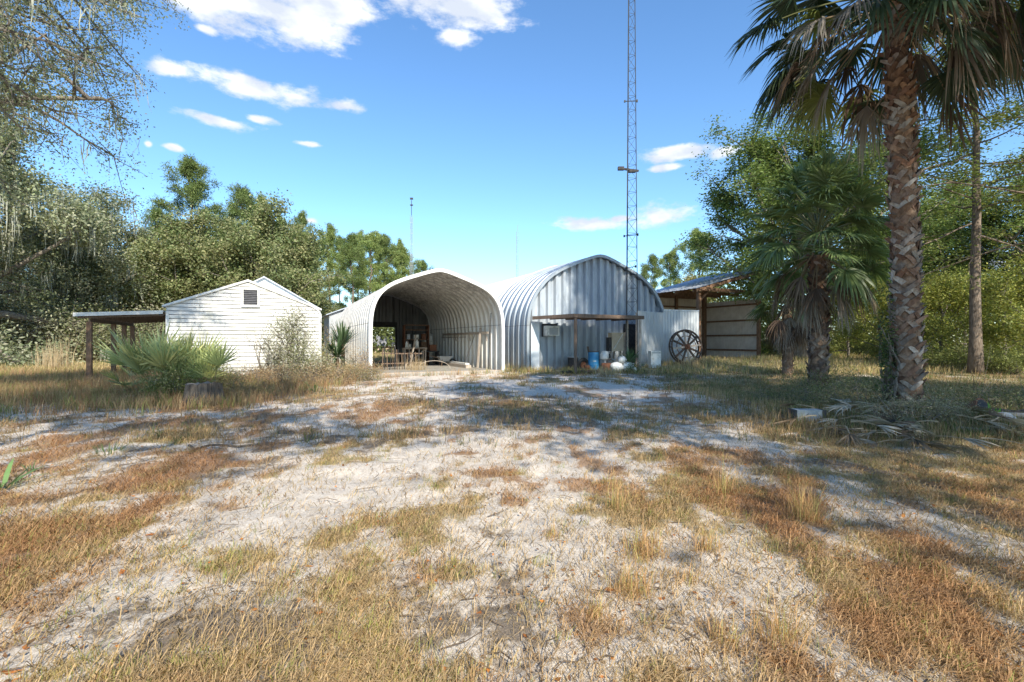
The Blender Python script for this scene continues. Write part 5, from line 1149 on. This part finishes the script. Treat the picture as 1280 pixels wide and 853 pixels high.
for px, Yd, rz, s, lb in BU: place(copy_tree(bu, lb, (0, 0, 0)), px, Yd, rz, s)
shrub('understory_shrub', 'tall grey green mossy brush under the huge oak at the left edge', 'shrub', at(20, 33), 81, 3.4, 2.0, 4.6, 9000, (.17, .10), ((.24, .26, .15), (.38, .36, .26)), lumps=34, sig=.14)
shrub('understory_shrub', 'brownish green brush behind the lean-to roof', 'shrub', at(118, 35), 82, 3.2, 2.0, 4.4, 9000, (.17, .10), ((.14, .18, .07), (.32, .28, .18)), lumps=34, sig=.14)
shrub('understory_shrub', 'grey twiggy brush between the lean-to and the shed roof', 'shrub', at(182, 36), 83, 2.6, 1.8, 4.8, 6500, (.16, .09), ((.2, .22, .11), (.38, .34, .26)), lumps=30, sig=.13)
for px_, Yd_, sd_, rx_, h_, lb_ in ((240, 14.8, 84, .8, .8, 'brown seedy weeds between the palmetto and the shed wall'), (318, 16.2, 85, .9, .75, 'knee high brown weeds before the middle of the shed wall'), (352, 15.2, 86, 1.0, .7, 'rusty weeds below the tall airy shrub'), (405, 16.4, 87, .9, .9, 'tangled tan weeds left of the low grey green weeds'), (455, 18.4, 88, .7, .7, 'dry weeds at the front left foot of the open hut')):
    shrub('dry_bush', lb_, 'bush', at(px_, Yd_), sd_, rx_, .5, h_, 2600, (.06, .018), ((.36, .23, .13), (.46, .36, .21)), lumps=22, sig=.13)
palmetto('saw_palmetto', 'dark green palmetto thicket far left under the oaks', at(82, 36), 14, 26, 1.4, 1.1, [(.05, .1, .03), (.08, .13, .04)], el=(20, 85), spread=1.2, dead=0)
# far woods, one mass
rg = np.random.default_rng(99); ns = 90000; seg_ = rg.random(ns)
xx = np.where(seg_ < .5, rg.uniform(-95, -8, ns), rg.uniform(22, 90, ns)); yy = np.where(seg_ < .5, 62 + rg.normal(size=ns) * 4, 58 + rg.normal(size=ns) * 5)
topz = (6.5 + 5 * fbm(xx / 7, yy / 7, 61, 3)) * (1 - .55 * ss(-34, -28, xx) * (xx < 0)); zz = topz * rg.random(ns) ** .7; kp = fbm(xx / 1.8, (zz + yy) / 1.8, 66, 3) > .43; C = np.column_stack([xx, yy, zz])[kp]
mv = fbm(C[:, 0] / 5, C[:, 2] / 3, 67, 2)[:, None]; col = (np.array([[.06, .09, .025]]) * (1 - mv) + np.array([[.18, .2, .07]]) * mv) * rg.uniform(.7, 1.3, (len(C), 1))
fw_ = leaves('distant_woods', C, .5, .32, col, M['leaf'], None, rg, .3); tag(fw_, 'distant woods closing the field behind the nearer trees', 'woods', kind='stuff')
# trees behind the camera whose crowns shade the middle of the yard
sho = make_tree('live_oak', 'tall oak just behind the camera, second from the left', 'tree', 210, 13.5, .09, .55, 4.6, 15, -5, 60, 10000, (.2, .12), (G1, G2), sig=.36, flat=.6, nsub=8, ntw=5, top=.74, moss=0)
sho.location = (6.8, -4.0, 0); sho.scale = (1.2, 1.2, 1.2)
for x, y, rz, s, lb in [(-3.4, -4.2, 2.0, 1.2, 'tall oak behind the camera, leftmost'), (13.0, -3.8, 3.0, 1.2, 'tall oak behind the camera at the right'), (19.5, -3, 4.0, 1.2, 'tall oak far right behind the camera')]:
    copy_tree(sho, lb, (x, y, 0), rz, (s, s, s))
for x, y, rz, s, lb in [(13.0, 4.5, 1.0, 1.3, 'very tall pine right of the camera, out of frame'), (16.5, 6.5, 2.0, 1.25, 'very tall pine out of frame at the right')]:
    copy_tree(pine2, lb, (x, y, 0), rz, (s, s, s))
